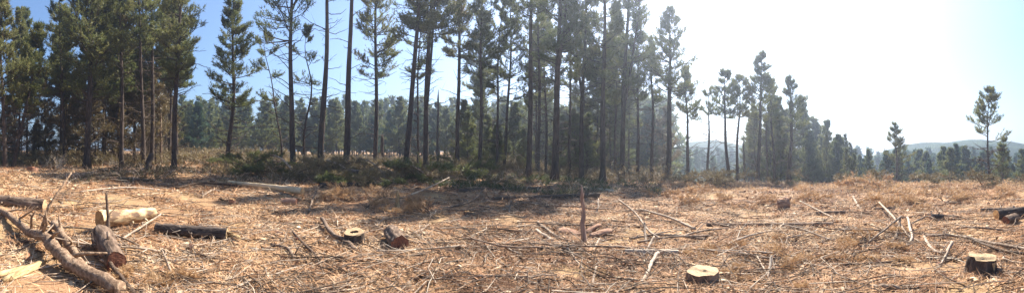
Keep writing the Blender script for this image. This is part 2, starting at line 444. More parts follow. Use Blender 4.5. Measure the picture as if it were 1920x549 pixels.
def make_pine(seed, H, dia, crown_z, crown_r, lean=(0, 0), dens=1.0, dead=30, tint=0.45, nl=0.20, nw=0.037, M_=10, fork=None, whorl=0.42, shape=1.0, deadlen=1.9, wob=0.12, cone=False, ns=10):
    rng = np.random.default_rng(seed)
    tr, cr = MB(), MB()
    n = 18
    t = np.linspace(0, 1, n)
    ph = rng.uniform(0, 6.28, 4)
    wx = wob * (np.sin(t * 5 + ph[0]) - math.sin(ph[0]) + 0.5 * np.sin(t * 11 + ph[1]) - 0.5 * math.sin(ph[1])) * t ** 0.5
    wy = wob * (np.sin(t * 4.4 + ph[2]) - math.sin(ph[2])) * t ** 0.5
    z = t * H
    path = np.stack([lean[0] * t + wx, lean[1] * t + wy, z - 0.12], -1)
    rad = dia / 2 * ((1 - t) ** 0.75 * 0.94 + 0.05) * (1 + 0.55 * np.exp(-z / 0.22))
    tr.tubes(path, rad * 0.86, 10, 0.5, True, 0.07, rng)
    stems = [(path, rad, crown_z, H)]
    if fork:
        zf, azf, lf = fork
        m = 9; s = np.linspace(0, 1, m)
        b = np.array([np.interp(zf, z, path[:, i]) for i in range(3)])
        p2 = b + np.stack([math.cos(azf) * lf * np.sin(s * 1.2), math.sin(azf) * lf * np.sin(s * 1.2), (H * 0.93 - zf) * s ** 1.1], -1)
        r2 = np.interp(zf, z, rad) * 0.62 * ((1 - s) * 0.93 + 0.07)
        tr.tubes(p2, r2, 8, 0.5, True, 0.06, rng)
        stems.append((p2, r2, max(crown_z, zf + 0.6), H * 0.93))
    for si, (pp, rr, cz, top) in enumerate(stems):
        zz = pp[:, 2]
        k = max(3, int((top - cz) / whorl))
        zb = []
        for q in range(k):
            zq = cz + (top - cz) * ((q + rng.uniform(0.1, 0.6)) / k)
            zb += [zq + rng.normal(0, 0.07) for _ in range(rng.integers(3, 6) if si == 0 else 3)]
        zb = np.clip(np.array(zb), cz, top - 0.15)
        u = (zb - cz) / (top - cz)
        nb = len(zb)
        prof = (1 - u) ** shape * (0.55 + 0.45 * np.minimum(1, u / 0.22)) if not cone else (1 - u) ** 0.9
        L = crown_r * (prof * rng.uniform(0.45, 1.35, nb) + 0.07) * 1.18
        keep = rng.random(nb) < np.clip(dens * (0.55 + 0.6 * u), 0, 1) if dens < 1 else np.ones(nb, bool)
        zb, u, L = zb[keep], u[keep], L[keep]; nb = len(zb)
        az = rng.uniform(0, 2 * math.pi, nb)
        base = np.stack([np.interp(zb, zz, pp[:, i]) for i in range(3)], -1)
        e0 = np.radians(rng.uniform(-12, 26, nb) + 22 * u)
        e1 = np.radians(rng.uniform(6, 48, nb) + 26 * u)
        P = limb_paths(base, az, L, e0, e1, 6, rng, 0.09)
        r0 = np.minimum(0.012 + 0.013 * L, np.interp(zb, zz, rr) * 0.6)
        tr.tubes(P, r0[:, None] * np.linspace(1, 0.25, 6), 4, 0.45, False)
        s = (np.arange(ns) + rng.random((nb, ns))) / ns * 0.72 + 0.28
        fi = s * 5; i0 = np.minimum(fi.astype(int), 4); fr = (fi - i0)[..., None]
        ii = np.arange(nb)[:, None]
        sb = P[ii, i0] * (1 - fr) + P[ii, i0 + 1] * fr
        sd = norm(P[ii, i0 + 1] - P[ii, i0])
        side = norm(np.cross(sd, np.array([0, 0, 1.0]))) * np.where(np.arange(ns) % 2 == 0, 1, -1)[None, :, None]
        dd = norm(sd * rng.uniform(0.5, 1, (nb, ns, 1)) + side * rng.uniform(0.4, 1.0, (nb, ns, 1)) + rng.normal(0, 0.25, (nb, ns, 3)) + np.array([0, 0, 0.35]))
        sL = (L[:, None] * 0.40 * (1.25 - s) + 0.20) * rng.uniform(0.6, 1.3, (nb, ns))
        sb, dd, sL = sb.reshape(-1, 3), dd.reshape(-1, 3), sL.ravel()
        se = sb + dd * sL[:, None] + np.array([0, 0, 0.12]) * sL[:, None]
        tr.tubes(np.stack([sb, se], 1), np.stack([np.full(len(sb), 0.007), np.full(len(sb), 0.003)], 1), 3, 0.5, False)
        tp, td = [], []
        for q in (0.4, 0.7, 1.0):
            tp.append(sb + (se - sb) * q + rng.normal(0, 0.03, sb.shape)); td.append(norm(dd + np.array([0, 0, 0.4]) + rng.normal(0, 0.2, dd.shape)))
        tp.append(P[:, -1]); td.append(norm(P[:, -1] - P[:, -2] + np.array([0, 0, 0.2])))
        tp, td = np.concatenate(tp), np.concatenate(td)
        bt = np.concatenate([np.repeat(np.arange(nb), ns)] * 3 + [np.arange(nb)])
        branch_t = rng.normal(0, 0.12, nb)
        tn = np.clip(tint + branch_t[bt] + rng.normal(0, 0.07, len(tp)), 0, 0.99)
        tufts(cr, tp, td, M_, nl, nw, rng, tn)
    # dead lower branches
    if dead:
        zb = rng.uniform(min(0.10 * H, 1.2), crown_z + 0.15 * (H - crown_z), dead)
        base = np.stack([np.interp(zb, z, path[:, i]) for i in range(3)], -1)
        L = deadlen * rng.uniform(0.2, 1.0, dead) ** 1.3
        az = rng.uniform(0, 2 * math.pi, dead)
        P = limb_paths(base, az, L, np.radians(rng.uniform(-15, 40, dead)), np.radians(rng.uniform(-10, 45, dead)), 6, rng, 0.16)
        tr.tubes(P, (0.010 + 0.010 * L)[:, None] * np.linspace(1, 0.3, 6), 4, 0.62, False)
        m = 4
        for q in range(m):
            i0 = rng.integers(1, 5, dead)
            sb = P[np.arange(dead), i0]
            sd = norm(P[np.arange(dead), i0 + 1] - sb + rng.normal(0, 0.5, sb.shape) * L[:, None] * 0.2)
            se = sb + sd * (L * rng.uniform(0.15, 0.45, dead))[:, None]
            tr.tubes(np.stack([sb, se], 1), np.stack([0.004 + 0.002 * L, np.full(dead, 0.002)], 1), 3, 0.65, False)
    return tr, cr

def place_pine(px, r, label, seed, xtop=None, ytop=0, cby=150, hw=40, tw=11, needles='needles', group=None, name='pine_tree', **kw):
    """px, ytop, cby, hw and tw read off the panorama at distance r become metres"""
    x, y = polar(px, r); z = float(terrain(x, y)); th = (px - 960) / F
    k = r / F
    H = EYE + (YH - ytop) * k - z
    cz = max(1.0, EYE + (YH - cby) * k - z)
    ln = (xtop - px) * k if xtop is not None else 0
    root = empty(name, (x, y, z), label, 'tree', group)
    tr, cr = make_pine(seed, H, tw * k, cz, hw * k, (ln * math.cos(th), -ln * math.sin(th)), **kw)
    tr.build('trunk', M['bark'], root, True)
    cr.build('crown', M[needles], root)
    return root

G_EDGE = 'tall pines along the edge of the cut'
NEAR = [
    # px, r, xtop, ytop, crown base row, half width, trunk width, extra, label
    (10, 22, 4, -4, 205, 58, 11, dict(tint=0.55, whorl=0.36), 'pine at the far left edge, upright stem of the forked pair'),
    (24, 22.3, 70, 48, 215, 50, 10, dict(tint=0.6, whorl=0.36), 'pine leaning right beside the far left upright stem'),
    (163, 23, 172, -150, 200, 62, 16, dict(tint=0.45, fork=(5.2, 3.0, 1.3), dead=46), 'broadest dense pine with thick forked trunk, left part of the stand'),
    (122, 27, 118, -30, 175, 40, 9, dict(tint=0.5, dead=40), 'thin pine just left of the broadest dense pine'),
    (228, 24, 226, -130, 110, 36, 10, dict(tint=0.5, dead=50), 'slim pine just right of the broadest dense pine'),
    (270, 25, 256, -110, 105, 42, 10, dict(tint=0.45), 'left one of the close pair of pines with dark straight trunks'),
    (284, 26.5, 288, -90, 100, 38, 11, dict(tint=0.4), 'right one of the close pair of pines with dark straight trunks'),
    (326, 23, 340, -115, 150, 46, 13, dict(tint=0.5), 'tall pine with bushy narrow crown beside the leaning dark stump'),
    (425, 24, 440, -28, 205, 46, 11, dict(tint=0.48, dead=40, deadlen=2.4, wob=0.2), 'lone pine with tapering crown and long bare dead limbs'),
    (550, 22.5, 535, -140, 95, 84, 14, dict(tint=0.4, dens=0.75, dead=34, deadlen=2.2), 'dark pine with ragged drooping clumps on both sides of the trunk'),
    (600, 21.5, 614, -170, 5, 78, 15, dict(tint=0.4, dens=0.95, dead=36, deadlen=1.8), 'tall bare-trunked pine, left one of the two bare trunks'),
    (648, 21.5, 674, -180, -10, 78, 16, dict(tint=0.4, dens=0.95, dead=26, deadlen=1.6), 'tall bare-trunked pine leaning right, right one of the two bare trunks'),
    (703, 26, 706, -155, 150, 50, 10, dict(tint=0.55, dead=26), 'slender pine with rounded pale crown right of the bare trunks'),
    (758, 22, 806, -175, 80, 52, 14, dict(tint=0.45, dead=30), 'pine leaning strongly right with curved trunk'),
    (797, 24, 807, -180, 70, 58, 13, dict(tint=0.5, fork=(4.0, 0.3, 0.8)), 'upright pine crossed by the strongly leaning pine'),
    (858, 26, 856, -150, 110, 38, 10, dict(tint=0.62, dead=30), 'slim yellow-green pine left of the dark brush pile'),
    (898, 25, 911, -130, 150, 36, 9, dict(tint=0.42, dead=32, deadlen=1.5), 'slim pine leaning a little right behind the dark brush pile'),
    (945, 29, 960, -40, 190, 42, 8, dict(tint=0.45), 'thin pine between the slim leaning pine and the tall straight trunk'),
    (991, 24.5, 993, -180, 50, 55, 13, dict(tint=0.4, dead=36), 'tall straight dark-trunked pine in the middle of the stand'),
    (1009, 28, 1006, -140, 140, 42, 8, dict(tint=0.45), 'thin pine just right of the tall straight dark trunk'),
    (1040, 23, 1046, -165, 130, 52, 17, dict(tint=0.42, dead=40, fork=(6.5, 0.4, 1.0)), 'thickest trunk in the middle of the stand, forked high up'),
    (1090, 25, 1100, -150, 150, 44, 11, dict(tint=0.45, fork=(5.5, 2.7, 0.9)), 'pine with curved second stem behind the broken stake'),
    (1130, 24.5, 1127, -170, 160, 42, 13, dict(tint=0.45), 'straight pine right of the broken stake'),
    (1166, 27, 1174, -150, 170, 52, 12, dict(tint=0.5, fork=(5.0, -0.4, 1.6)), 'pine with a limb bowing out to the right at mid height'),
    (1196, 29, 1189, 30, 190, 34, 8, dict(tint=0.45), 'shorter pine left of the dense spire-topped pine'),
    (1222, 31, 1217, 75, 215, 34, 9, dict(tint=0.42), 'half-height pine tucked against the dense spire-topped pine'),
    (1252, 29, 1257, 22, 190, 58, 14, dict(tint=0.36, whorl=0.36), 'dense dark spire-topped pine at the tall end of the stand'),
    (1290, 32, 1287, 128, 225, 28, 8, dict(tint=0.45, dead=24), 'pine with short crown right of the dense spire-topped pine'),
    (1327, 34, 1325, 165, 235, 36, 7, dict(tint=0.5, dens=0.45, dead=34, deadlen=2.4), 'sparse see-through pine standing alone in front of the hill'),
    (1368, 32, 1361, 132, 225, 34, 9, dict(tint=0.45, dead=18), 'left one of the twin flat-crowned pines right of the hill'),
    (1382, 33, 1386, 142, 225, 30, 8, dict(tint=0.5, dead=18), 'right one of the twin flat-crowned pines right of the hill'),
    (1421, 33, 1425, 96, 230, 36, 10, dict(tint=0.45, dead=30), 'tallest of the pines right of the hill gap'),
    (1452, 36, 1449, 150, 235, 26, 7, dict(tint=0.5), 'thin pine just right of the tallest pine past the hill gap'),
    (1478, 35, 1483, 146, 250, 36, 10, dict(tint=0.42), 'dark pine at the right shoulder of the stand'),
    (1680, 39, 1680, 233, 312, 30, 6, dict(tint=0.62, dens=0.75, dead=24), 'sparse yellowish pine standing at the clearing edge, right half'),
    (1856, 30, 1854, 172, 292, 40, 6, dict(tint=0.6, dens=0.8, dead=34, deadlen=2.4, shape=0.6), 'solitary open-crowned pine standing at far right against the sky'),
    (527, 25, 521, 60, 190, 40, 5, dict(tint=0.5, dens=0.3, dead=30, deadlen=1.4, wob=0.35), 'thin crooked pine just left of the ragged dark pine'),
    (570, 24, 580, 50, 180, 44, 6, dict(tint=0.45, dens=0.3, dead=30, deadlen=1.5, wob=0.45), 'thin crooked pine between the ragged dark pine and the bare trunks'),
    (784, 26, 781, -30, 150, 34, 6, dict(tint=0.5, dens=0.6, dead=34), 'thin upright pine beside the foot of the strongly leaning pine'),
    (932, 26, 940, -20, 170, 36, 7, dict(tint=0.5, dens=0.6, dead=34), 'thin pine rising just right of the dark brush pile'),
    (1068, 27, 1064, -20, 160, 36, 7, dict(tint=0.5, dens=0.6, dead=34), 'thin pine between the thickest trunk and the tall stake'),
    (1881, 37, 1880, 262, 325, 18, 5, dict(tint=0.5, dead=20), 'small thin pine right of the solitary open-crowned pine'),
]
for i, (px, r, xt, yt, cb, hw, tw, ex, lab) in enumerate(NEAR):
    kw = dict(dead=44); kw.update(ex); kw['dead'] = int(kw['dead'] * 1.25)
    if px < 400: kw['tint'] = kw['tint'] + 0.1  # left pines tinted lighter and yellower: sun through the stand put into needle colour
    if 890 < px < 1240: kw.update(dens=0.8, M_=10)
    elif 500 < px < 890: kw.setdefault('dens', 1.0)
    place_pine(px, r, lab, 100 + i, xt, yt, cb, hw, tw, group=G_EDGE, **kw)


# ------------------------------------------------------------------ labels that single a repeat out by its neighbours
ORD = ['', 'second ', 'third ', 'fourth ', 'fifth ', 'sixth ', 'seventh ', 'eighth ', 'ninth ', 'tenth ', 'eleventh ', 'twelfth ']
def ordinal(n):
    return ORD[n] if n < len(ORD) else '%dth ' % (n + 1)
PENDING = []                                  # (object, kind phrase, column, row-or-range, landmark table)
def name_by_neighbours():
    """kind + relation to the nearest landmark; those that still coincide are counted outward from it"""
    byk = {}
    for o, kind, px, dep, marks in PENDING:
        best = min(marks, key=lambda m: abs(m[0] - px) + m[2] * abs(m[1] - dep))
        dx = px - best[0]
        side = 'right of' if dx > 0 else 'left of'
        byk.setdefault((kind, side, best[3]), []).append((abs(dx) + best[2] * abs(best[1] - dep), o))
    for (kind, side, mark), lst in byk.items():
        for i, (_, o) in enumerate(sorted(lst, key=lambda q: q[0])):
            o['label'] = '%s%s %s %s' % (ordinal(i) + 'nearest ' if len(lst) > 1 else '', kind, side, mark)

# ------------------------------------------------------------------ stands behind: trunk and crown meshes shared between copies
PROTO = {}
TREE_KINDS = {
    'tall': (0, dict(H=15, dia=0.28, crown_z=6.5, crown_r=1.7, dead=44, M_=10, nl=0.24, nw=0.052)),
    'mid': (100, dict(H=9.5, dia=0.20, crown_z=1.3, crown_r=1.9, dead=16, M_=9, nl=0.28, nw=0.06, whorl=0.45, cone=True, tint=0.42)),
    'bushy': (200, dict(H=9, dia=0.24, crown_z=0.7, crown_r=2.2, dead=4, M_=8, nl=0.34, nw=0.08, cone=True, tint=0.42)),
    'brown': (300, dict(H=7.5, dia=0.14, crown_z=1.0, crown_r=1.6, dead=30, M_=8, nl=0.26, nw=0.045, tint=0.4, dens=0.8)),
    'far': (400, dict(H=14, dia=0.3, crown_z=1.5, crown_r=2.7, dead=0, M_=2, nl=0.9, nw=0.30, cone=True, whorl=0.95, tint=0.35, ns=3)),
}
def proto_parts(kind, i):
    off, a = TREE_KINDS[kind]
    return make_pine(1000 + i * 7 + off, **a)
def proto(kind, i):
    key = (kind, i)
    if key not in PROTO:
        tr, cr = proto_parts(kind, i)
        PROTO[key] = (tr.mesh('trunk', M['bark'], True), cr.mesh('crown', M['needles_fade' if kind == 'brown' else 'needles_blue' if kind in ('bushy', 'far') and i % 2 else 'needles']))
    return PROTO[key]

TREE_MARKS = [(p[0], p[1], 3.0, q) for p, q in zip(NEAR, [
    'the far left upright stem', 'the far left leaning stem', 'the broadest dense pine', 'the thin pine at left', 'the slim pine at left',
    'the close pair of trunks', 'the close pair of trunks', 'the pine beside the leaning stump', 'the lone tapering pine', 'the ragged dark pine',
    'the left bare trunk', 'the right bare trunk', 'the slender round-crowned pine', 'the strongly leaning pine', 'the crossed upright pine',
    'the yellow-green slim pine', 'the slim pine over the brush', 'the thin middle pine', 'the tall straight dark trunk', 'the tall straight dark trunk',
    'the thickest middle trunk', 'the pine behind the stake', 'the straight pine past the stake', 'the pine with bowed limb', 'the dense spire-topped pine',
    'the dense spire-topped pine', 'the dense spire-topped pine', 'the short-crowned pine', 'the sparse see-through pine', 'the twin flat-crowned pines',
    'the twin flat-crowned pines', 'the tallest pine past the gap', 'the tallest pine past the gap', 'the dark shoulder pine', 'the sparse yellowish pine',
    'the solitary open-crowned pine', 'the left thin crooked pine', 'the right thin crooked pine', 'the thin upright pine', 'the thin pine by the brush pile', 'the thin pine by the stake', 'the solitary open-crowned pine'])]

def spots(n, pxr, rr, rng, mind, taken):
    done = []; tries = 0
    while len(done) < n and tries < n * 30:
        tries += 1
        px = rng.uniform(*pxr); r = math.sqrt(rng.uniform(rr[0] ** 2, rr[1] ** 2))
        x, y = polar(px, r)
        if any((x - a) ** 2 + (y - b) ** 2 < mind * mind for a, b in taken): continue
        taken.append((x, y)); done.append((px, r, x, y))
    return done

TAKEN = [polar(p[0], p[1]) for p in NEAR]
def stand(n, pxr, rr, kinds, row_of, phrase, group, seed, sxy=(0.85, 1.2), mind=1.2):
    rng = np.random.default_rng(seed)
    for px, r, x, y in spots(n, pxr, rr, rng, mind, TAKEN):
        kind, cnt, h0 = kinds[rng.integers(len(kinds))]
        tm, cm = proto(kind, int(rng.integers(cnt)))
        z = float(terrain(x, y)) - 0.05
        s = max(2.5, EYE + (YH - row_of(px, rng)) * r / F - z) / h0
        o = empty('pine_tree', (x, y, z), phrase, 'tree', group, rng.uniform(0, 6.28))
        w = s * rng.uniform(*sxy)
        o.scale = (w, w, s)
        link('trunk', tm, o); link('crown', cm, o)
        PENDING.append((o, phrase, px, r, TREE_MARKS))

TALL, MID, BUSHY, BROWN, FAR = ('tall', 5, 15), ('mid', 6, 9.5), ('bushy', 4, 9), ('brown', 4, 7.5), ('far', 4, 14)
stand(19, (-50, 335), (27, 40), [TALL], lambda p, g: g.uniform(-60, 70) if p > 95 else g.uniform(15, 110), 'tall slim pine', 'pines filling the left stand', 21)
stand(46, (-60, 335), (25.2, 42), [BROWN], lambda p, g: g.uniform(120, 262), 'low browning pine', 'understorey pines of the left stand', 22, mind=1.0)
stand(10, (885, 1250), (29, 46), [TALL], lambda p, g: g.uniform(-20, 140), 'tall backlit pine', 'pines filling the middle stand', 24)
stand(32, (870, 1250), (28, 50), [MID, MID, BROWN], lambda p, g: g.uniform(190, 280), 'low shaded pine', 'understorey pines of the middle stand', 25, mind=1.0)
stand(36, (1395, 1640), (38, 64), [TALL, MID], lambda p, g: np.interp(p, [1395, 1480, 1530, 1560, 1640], [185, 175, 215, 245, 272]) + g.uniform(-4, 50), 'pine of the receding edge', 'pines of the receding stand edge', 26)
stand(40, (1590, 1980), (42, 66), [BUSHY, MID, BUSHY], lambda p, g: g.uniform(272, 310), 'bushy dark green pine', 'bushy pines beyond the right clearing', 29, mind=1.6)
stand(82, (310, 1250), (48, 64), [MID, MID, BUSHY], lambda p, g: 246 - 64 * g.random() ** 1.2, 'young plantation pine', 'young pines of the far plantation', 23, mind=1.4)

def far_wood(name, label, n, pxr, rr, row_of, seed, mind, kind='far', needles='needles_blue'):
    """the trees too far to tell apart: one mass"""
    rng = np.random.default_rng(seed)
    parts = [proto_parts(kind, 10 + i) for i in range(5)]
    h0 = TREE_KINDS[kind][1]['H']
    trunk, crown = MB(), MB()
    for px, r, x, y in spots(n, pxr, rr, rng, mind, TAKEN):
        z = float(terrain(x, y)) - 0.05
        s = max(3.0, EYE + (YH - row_of(px, rng)) * r / F - z) / h0
        w = s * rng.uniform(0.8, 1.15); a = rng.uniform(0, 6.28)
        R = np.array([[math.cos(a) * w, -math.sin(a) * w, 0], [math.sin(a) * w, math.cos(a) * w, 0], [0, 0, s]])
        pt = parts[rng.integers(5)]
        dt = rng.normal(0, 0.1)
        for src, dst in ((pt[1], crown),):
            v = np.concatenate(src.v) @ R.T + np.array([x, y, z])
            dst.add(v, np.concatenate(src.f3), None, np.clip(np.concatenate(src.t) + dt, 0, 0.95))
        trunk.tubes(np.array([[x, y, z - 0.2], [x, y, z + 0.95 * s * h0]]), np.array([0.16 * s, 0.03]), 5, 0.5, False)
    root = empty(name, (0, 0, 0), label, 'wood'); root['kind'] = 'stuff'
    for o in (trunk.build('trunk_mass', M['bark'], root, True), crown.build('canopy', M[needles], root)): o['kind'] = 'stuff'
far_wood('plantation', 'dark even mass of young pines closing the view behind the edge trees', 320, (290, 1260), (58, 92), lambda p, g: 230 - 48 * g.random(), 31, 1.0, needles='needles')
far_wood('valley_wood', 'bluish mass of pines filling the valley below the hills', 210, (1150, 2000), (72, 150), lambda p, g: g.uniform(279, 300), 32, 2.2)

# ------------------------------------------------------------------ logs and stumps
def frame(p0, p1):
    d = Vector(p1) - Vector(p0)
    q = d.to_track_quat('Z', 'Y')
    return Matrix.Translation(Vector(p0)) @ q.to_matrix().to_4x4(), d.length

def disc(mb, outline, z, k, rng, dome=0.0, hole=0.0, step=None):
    """a sawn face: rings of the same outline, slightly uneven"""
    a = np.arange(k) * 2 * math.pi / k
    fr = [1.0, 0.9, 0.75, 0.6, 0.45, 0.3, 0.15] if not hole else [1.0, 0.85, 0.65, hole]
    rows = []
    for i, q in enumerate(fr):
        o = outline * q
        if hole and i == len(fr) - 1: o = o * (1 + 0.35 * np.sin(a * 2 + 0.7) * 0.6 + rng.normal(0, 0.08, k))
        rows.append(np.stack([o * np.cos(a), o * np.sin(a), np.full(k, z + dome * (1 - q)) + rng.normal(0, 0.0025, k) * (i > 0)], -1))
    if step is not None: rows = [step(q) for q in rows]
    v = np.array(rows).reshape(-1, 3)
    idx = np.arange(len(fr) * k).reshape(len(fr), k); j = np.roll(idx, -1, 1)
    f4 = np.stack([idx[:-1], j[:-1], j[1:], idx[1:]], -1).reshape(-1, 4)
    if hole: mb.add(v, None, f4); return rows[-1]
    v = np.concatenate([v, [[0, 0, z + dome]]]); c = len(v) - 1
    f3 = np.stack([idx[-1], j[-1], np.full(k, c)], -1)
    mb.add(v, f3, f4)

def make_log(name, label, cat, p0, p1, r0, r1, bark='bark_log', ends=('end_orange', 'end_orange'), seed=0, k=32, bend=0.0, flare=0.0, ragged=0.0, group=None, endnames=('cut_end', 'cut_end'), knots=4, hole=0.0, oval=1.0, jag=0.0):
    """a round piece of timber from p0 to p1: bark tube plus its two end faces"""
    rng = np.random.default_rng(seed)
    root = empty(name, p0, label, cat, group)
    Mx, L = frame(p0, p1)
    Mx = Matrix.Translation(-Vector(p0)) @ Mx
    a = np.arange(k) * 2 * math.pi / k
    lob = 1 + 0.5 * ragged * rng.normal(0, 1, k) + 0.06 * np.sin(2 * a + rng.uniform(0, 6)) + 0.05 * np.sin(3 * a + rng.uniform(0, 6)) + rng.normal(0, 0.014, k)
    lob = lob * np.sqrt(np.cos(a) ** 2 + (oval * np.sin(a)) ** 2)
    n = max(7, min(26, int(L / max(r0, 0.03) / 0.45)))
    t = np.linspace(0, 1, n)
    if flare: t = t ** 1.6
    step = None
    if flare and not hole:
        pa, off, dz = rng.uniform(2.2, 4.2), rng.uniform(-0.1, 0.35) * r1, rng.uniform(0.015, 0.04)
        def step(row):                              # the felling notch leaves one side of the top lower
            row = np.array(row); s_ = row[:, 0] * math.cos(pa) + row[:, 1] * math.sin(pa)
            row[:, 2] -= dz * ss((s_ - off) / (0.12 * r1)) - 0.004 * np.sin(row[:, 0] * 60)
            return row
    v = []
    for i, q in enumerate(t):
        R = (r0 + (r1 - r0) * q) * (1 + flare * math.exp(-q * L / (0.5 * r0)))
        ll = lob * (1 + ragged * rng.normal(0, 1, k)) if 0 < i < n - 1 else lob * (1 + 0.4 * ragged * rng.normal(0, 1, k))
        if flare: ll = ll * (1 + 0.12 * math.exp(-q * L / r0) * np.sin(5 * a + 1.0))
        if i == 0: l0 = ll * R
        if i == n - 1: l1 = ll * R
        zz = np.full(k, q * L)
        if i == n - 1 and jag: zz = zz + jag * rng.normal(0, 1, k)
        row = np.stack([ll * R * np.cos(a) + bend * math.sin(q * math.pi), ll * R * np.sin(a), zz], -1)
        v.append(step(row) if (i == n - 1 and step) else row)
    v = np.array(v).reshape(-1, 3)
    idx = np.arange(n * k).reshape(n, k); j = np.roll(idx, -1, 1)
    f4 = np.stack([idx[:-1], j[:-1], j[1:], idx[1:]], -1).reshape(-1, 4)
    mb = MB(); mb.add(v, None, f4, rng.uniform(0.4, 0.6))
    for _ in range(0 if flare else knots):           # snapped branch stubs
        q = rng.uniform(0.1, 0.9); aa = rng.uniform(0, 6.28); R = r0 + (r1 - r0) * q
        d0 = np.array([math.cos(aa), math.sin(aa), rng.uniform(-0.2, 0.6)])
        b0 = np.array([bend * math.sin(q * math.pi), 0, q * L]) + d0 * R * 0.8
        mb.tubes(np.stack([b0, b0 + d0 * R * rng.uniform(0.35, 0.9)]), np.array([0.22, 0.15]) * R, 6, 0.7, True, 0.15, rng)
    b = mb.build('bark', M[bark], root, True); b.matrix_local = Mx
    for e, (mt, outl, zz, nm) in enumerate(zip(ends, (l0, l1), (-0.003, L + 0.003), endnames)):
        if not mt: continue
        mb = MB()
        if e == 1 and hole:
            inner = disc(mb, outl * 0.985, zz, k, rng, 0.0, hole)
            o = mb.build(nm, M[mt], root); o.matrix_local = Mx
            iv = np.concatenate([inner * np.array([1, 1, 0]) + np.array([0, 0, zz]), inner * np.array([0.8, 0.8, 0]) + np.array([0, 0, zz - min(L * 0.8, 0.25)]), [[0, 0, zz - min(L * 0.8, 0.25)]]])
            ii = np.arange(k); jj = np.roll(ii, -1)
            mb = MB(); mb.add(iv, np.stack([ii + k, np.full(k, 2 * k), jj + k], -1), np.stack([ii, ii + k, jj + k, jj], -1), 0.2)
            o = mb.build('hollow', M['redwood'], root); o.matrix_local = Mx
            continue
        disc(mb, outl * 0.985, zz, k, rng, 0.004 * (1 if e else -1), 0.0, step if e else None)
        o = mb.build(nm, M[mt], root); o.matrix_local = Mx
    return root, Mx

def at(px, py, lift=0.0):
    p, r = gp(px, py); p = p.copy(); p[2] += lift
    return p, r / F
def above(px, py, r):
    x, y = polar(px, r)
    return np.array([x, y, EYE + (YH - py) / F * r])

def log_px(name, label, a, b, w0, w1, lift=0.0, **kw):
    """log lying between two ground pixels a and b (its lower edge), widths in pixels"""
    pa, ka = at(*a); pb, kb = at(*b)
    r0, r1 = w0 * ka / 2, w1 * kb / 2
    pa[2] += r0 * 0.85 + lift; pb[2] += r1 * 0.85 + (lift if not isinstance(lift, tuple) else 0)
    return make_log(name, label, 'log', pa, pb, r0, r1, **kw)

log_px('fallen_log', 'barky log with orange sawn end lying at the left edge', (-40, 380), (84, 394), 19, 21, seed=1, ends=('end_orange', 'end_pale'), ragged=0.05)
log_px('fallen_log', 'peeled pale log with brown sawn end propped above the black-barked block', (186, 438), (288, 420), 33, 22, lift=0.12, bark='debarked', seed=2, ends=('end_orange', 'end_pale'), ragged=0.035)
log_px('log_block', 'grey-barked log block with split red end facing the camera', (190, 462), (218, 512), 42, 40, lift=0.02, seed=3, ends=('end_orange', 'end_red'), ragged=0.05)
root, Mx = log_px('fallen_log', 'dark-barked log with splintered yellow right end beside the peeled log', (292, 436), (426, 449), 18, 23, seed=4, bark='bark_black', ends=('end_red', 'end_pale'), ragged=0.07)
rng4 = np.random.default_rng(404); mb = MB()
Lm = max(c[2] for c in root.children[0].data.vertices[:] and [v.co for v in root.children[0].data.vertices])
for q in range(11):                                  # torn fibres left where the stem snapped
    aa, rr = rng4.uniform(0, 6.28), 0.062 * math.sqrt(rng4.random())
    b0 = np.array([rr * math.cos(aa), rr * math.sin(aa), Lm - 0.02])
    mb.tubes(np.stack([b0, b0 + np.array([rng4.normal(0, 0.012), rng4.normal(0, 0.012), rng4.uniform(0.05, 0.2)])]), np.array([0.022, 0.005]), 5, rng4.uniform(0.3, 0.8), True)
o = mb.build('splintered_end', M['split'], root); o.matrix_local = Mx
log_px('fallen_log', 'long peeled yellowish log slanting out of the tree shadow', (428, 349), (567, 371), 5, 13, lift=0.12, bark='debarked', seed=5, ends=('end_pale', 'end_pale'), ragged=0.02, bend=0.08)
log_px('log_block', 'small pale-topped chunk of log below the slanting peeled log', (528, 384), (556, 385), 13, 14, seed=6, bark='redwood', ends=('end_pale', 'end_red'), ragged=0.06)
log_px('log_block', 'leaning chunk of rough bark with dark red cut end right of the hollow stump', (733, 446), (750, 472), 27, 33, seed=7, lift=0.0, bark='bark_log', ends=('end_red', 'end_red'), ragged=0.09)
log_px('fallen_log', 'short pale weathered log lying left of the low round stump', (1172, 477), (1272, 481), 11, 13, bark='stick', seed=8, ends=('end_pale', 'end_pale'), ragged=0.06, bend=0.04)
log_px('fallen_log', 'long straight dark log lying across the right middle ground', (1325, 424), (1562, 425), 6, 10, seed=9, bark='bark_log', ends=('end_red', 'end_orange'), ragged=0.05, bend=0.06)
log_px('log_block', 'black-barked log with orange end in the pile of logs at far right', (1868, 413), (1918, 405), 22, 20, seed=10, bark='bark_black', ends=('end_orange', 'end_orange'), ragged=0.04)
log_px('log_block', 'round log showing its dark sawn end, front of the far right pile', (1886, 421), (1906, 414), 17, 16, seed=11, bark='bark_log', ends=('end_red', 'end_orange'), ragged=0.05)
log_px('fallen_log', 'brown log lying along the back of the far right pile', (1838, 399), (1902, 397), 9, 9, seed=12, ends=('end_orange', 'end_pale'), ragged=0.05)
log_px('log_block', 'small dark block of log lying alone left of the far right pile', (1744, 413), (1768, 413), 13, 13, seed=13, bark='bark_black', ends=('end_red', 'end_red'), ragged=0.05)
log_px('log_block', 'reddish rotten chunk of log at the back of the right clearing', (1458, 391), (1480, 390), 18, 20, seed=14, bark='redwood', ends=('end_red', 'end_red'), ragged=0.1)
log_px('fallen_log', 'dark log in shade under the middle stand, left one', (858, 361), (1012, 356), 8, 7, seed=15, bark='bark', ends=('end_red', 'end_red'), ragged=0.05)
log_px('fallen_log', 'dark log in shade under the middle stand, nearest one', (925, 376), (1122, 369), 8, 9, seed=16, bark='bark', ends=('end_red', 'end_red'), ragged=0.05)
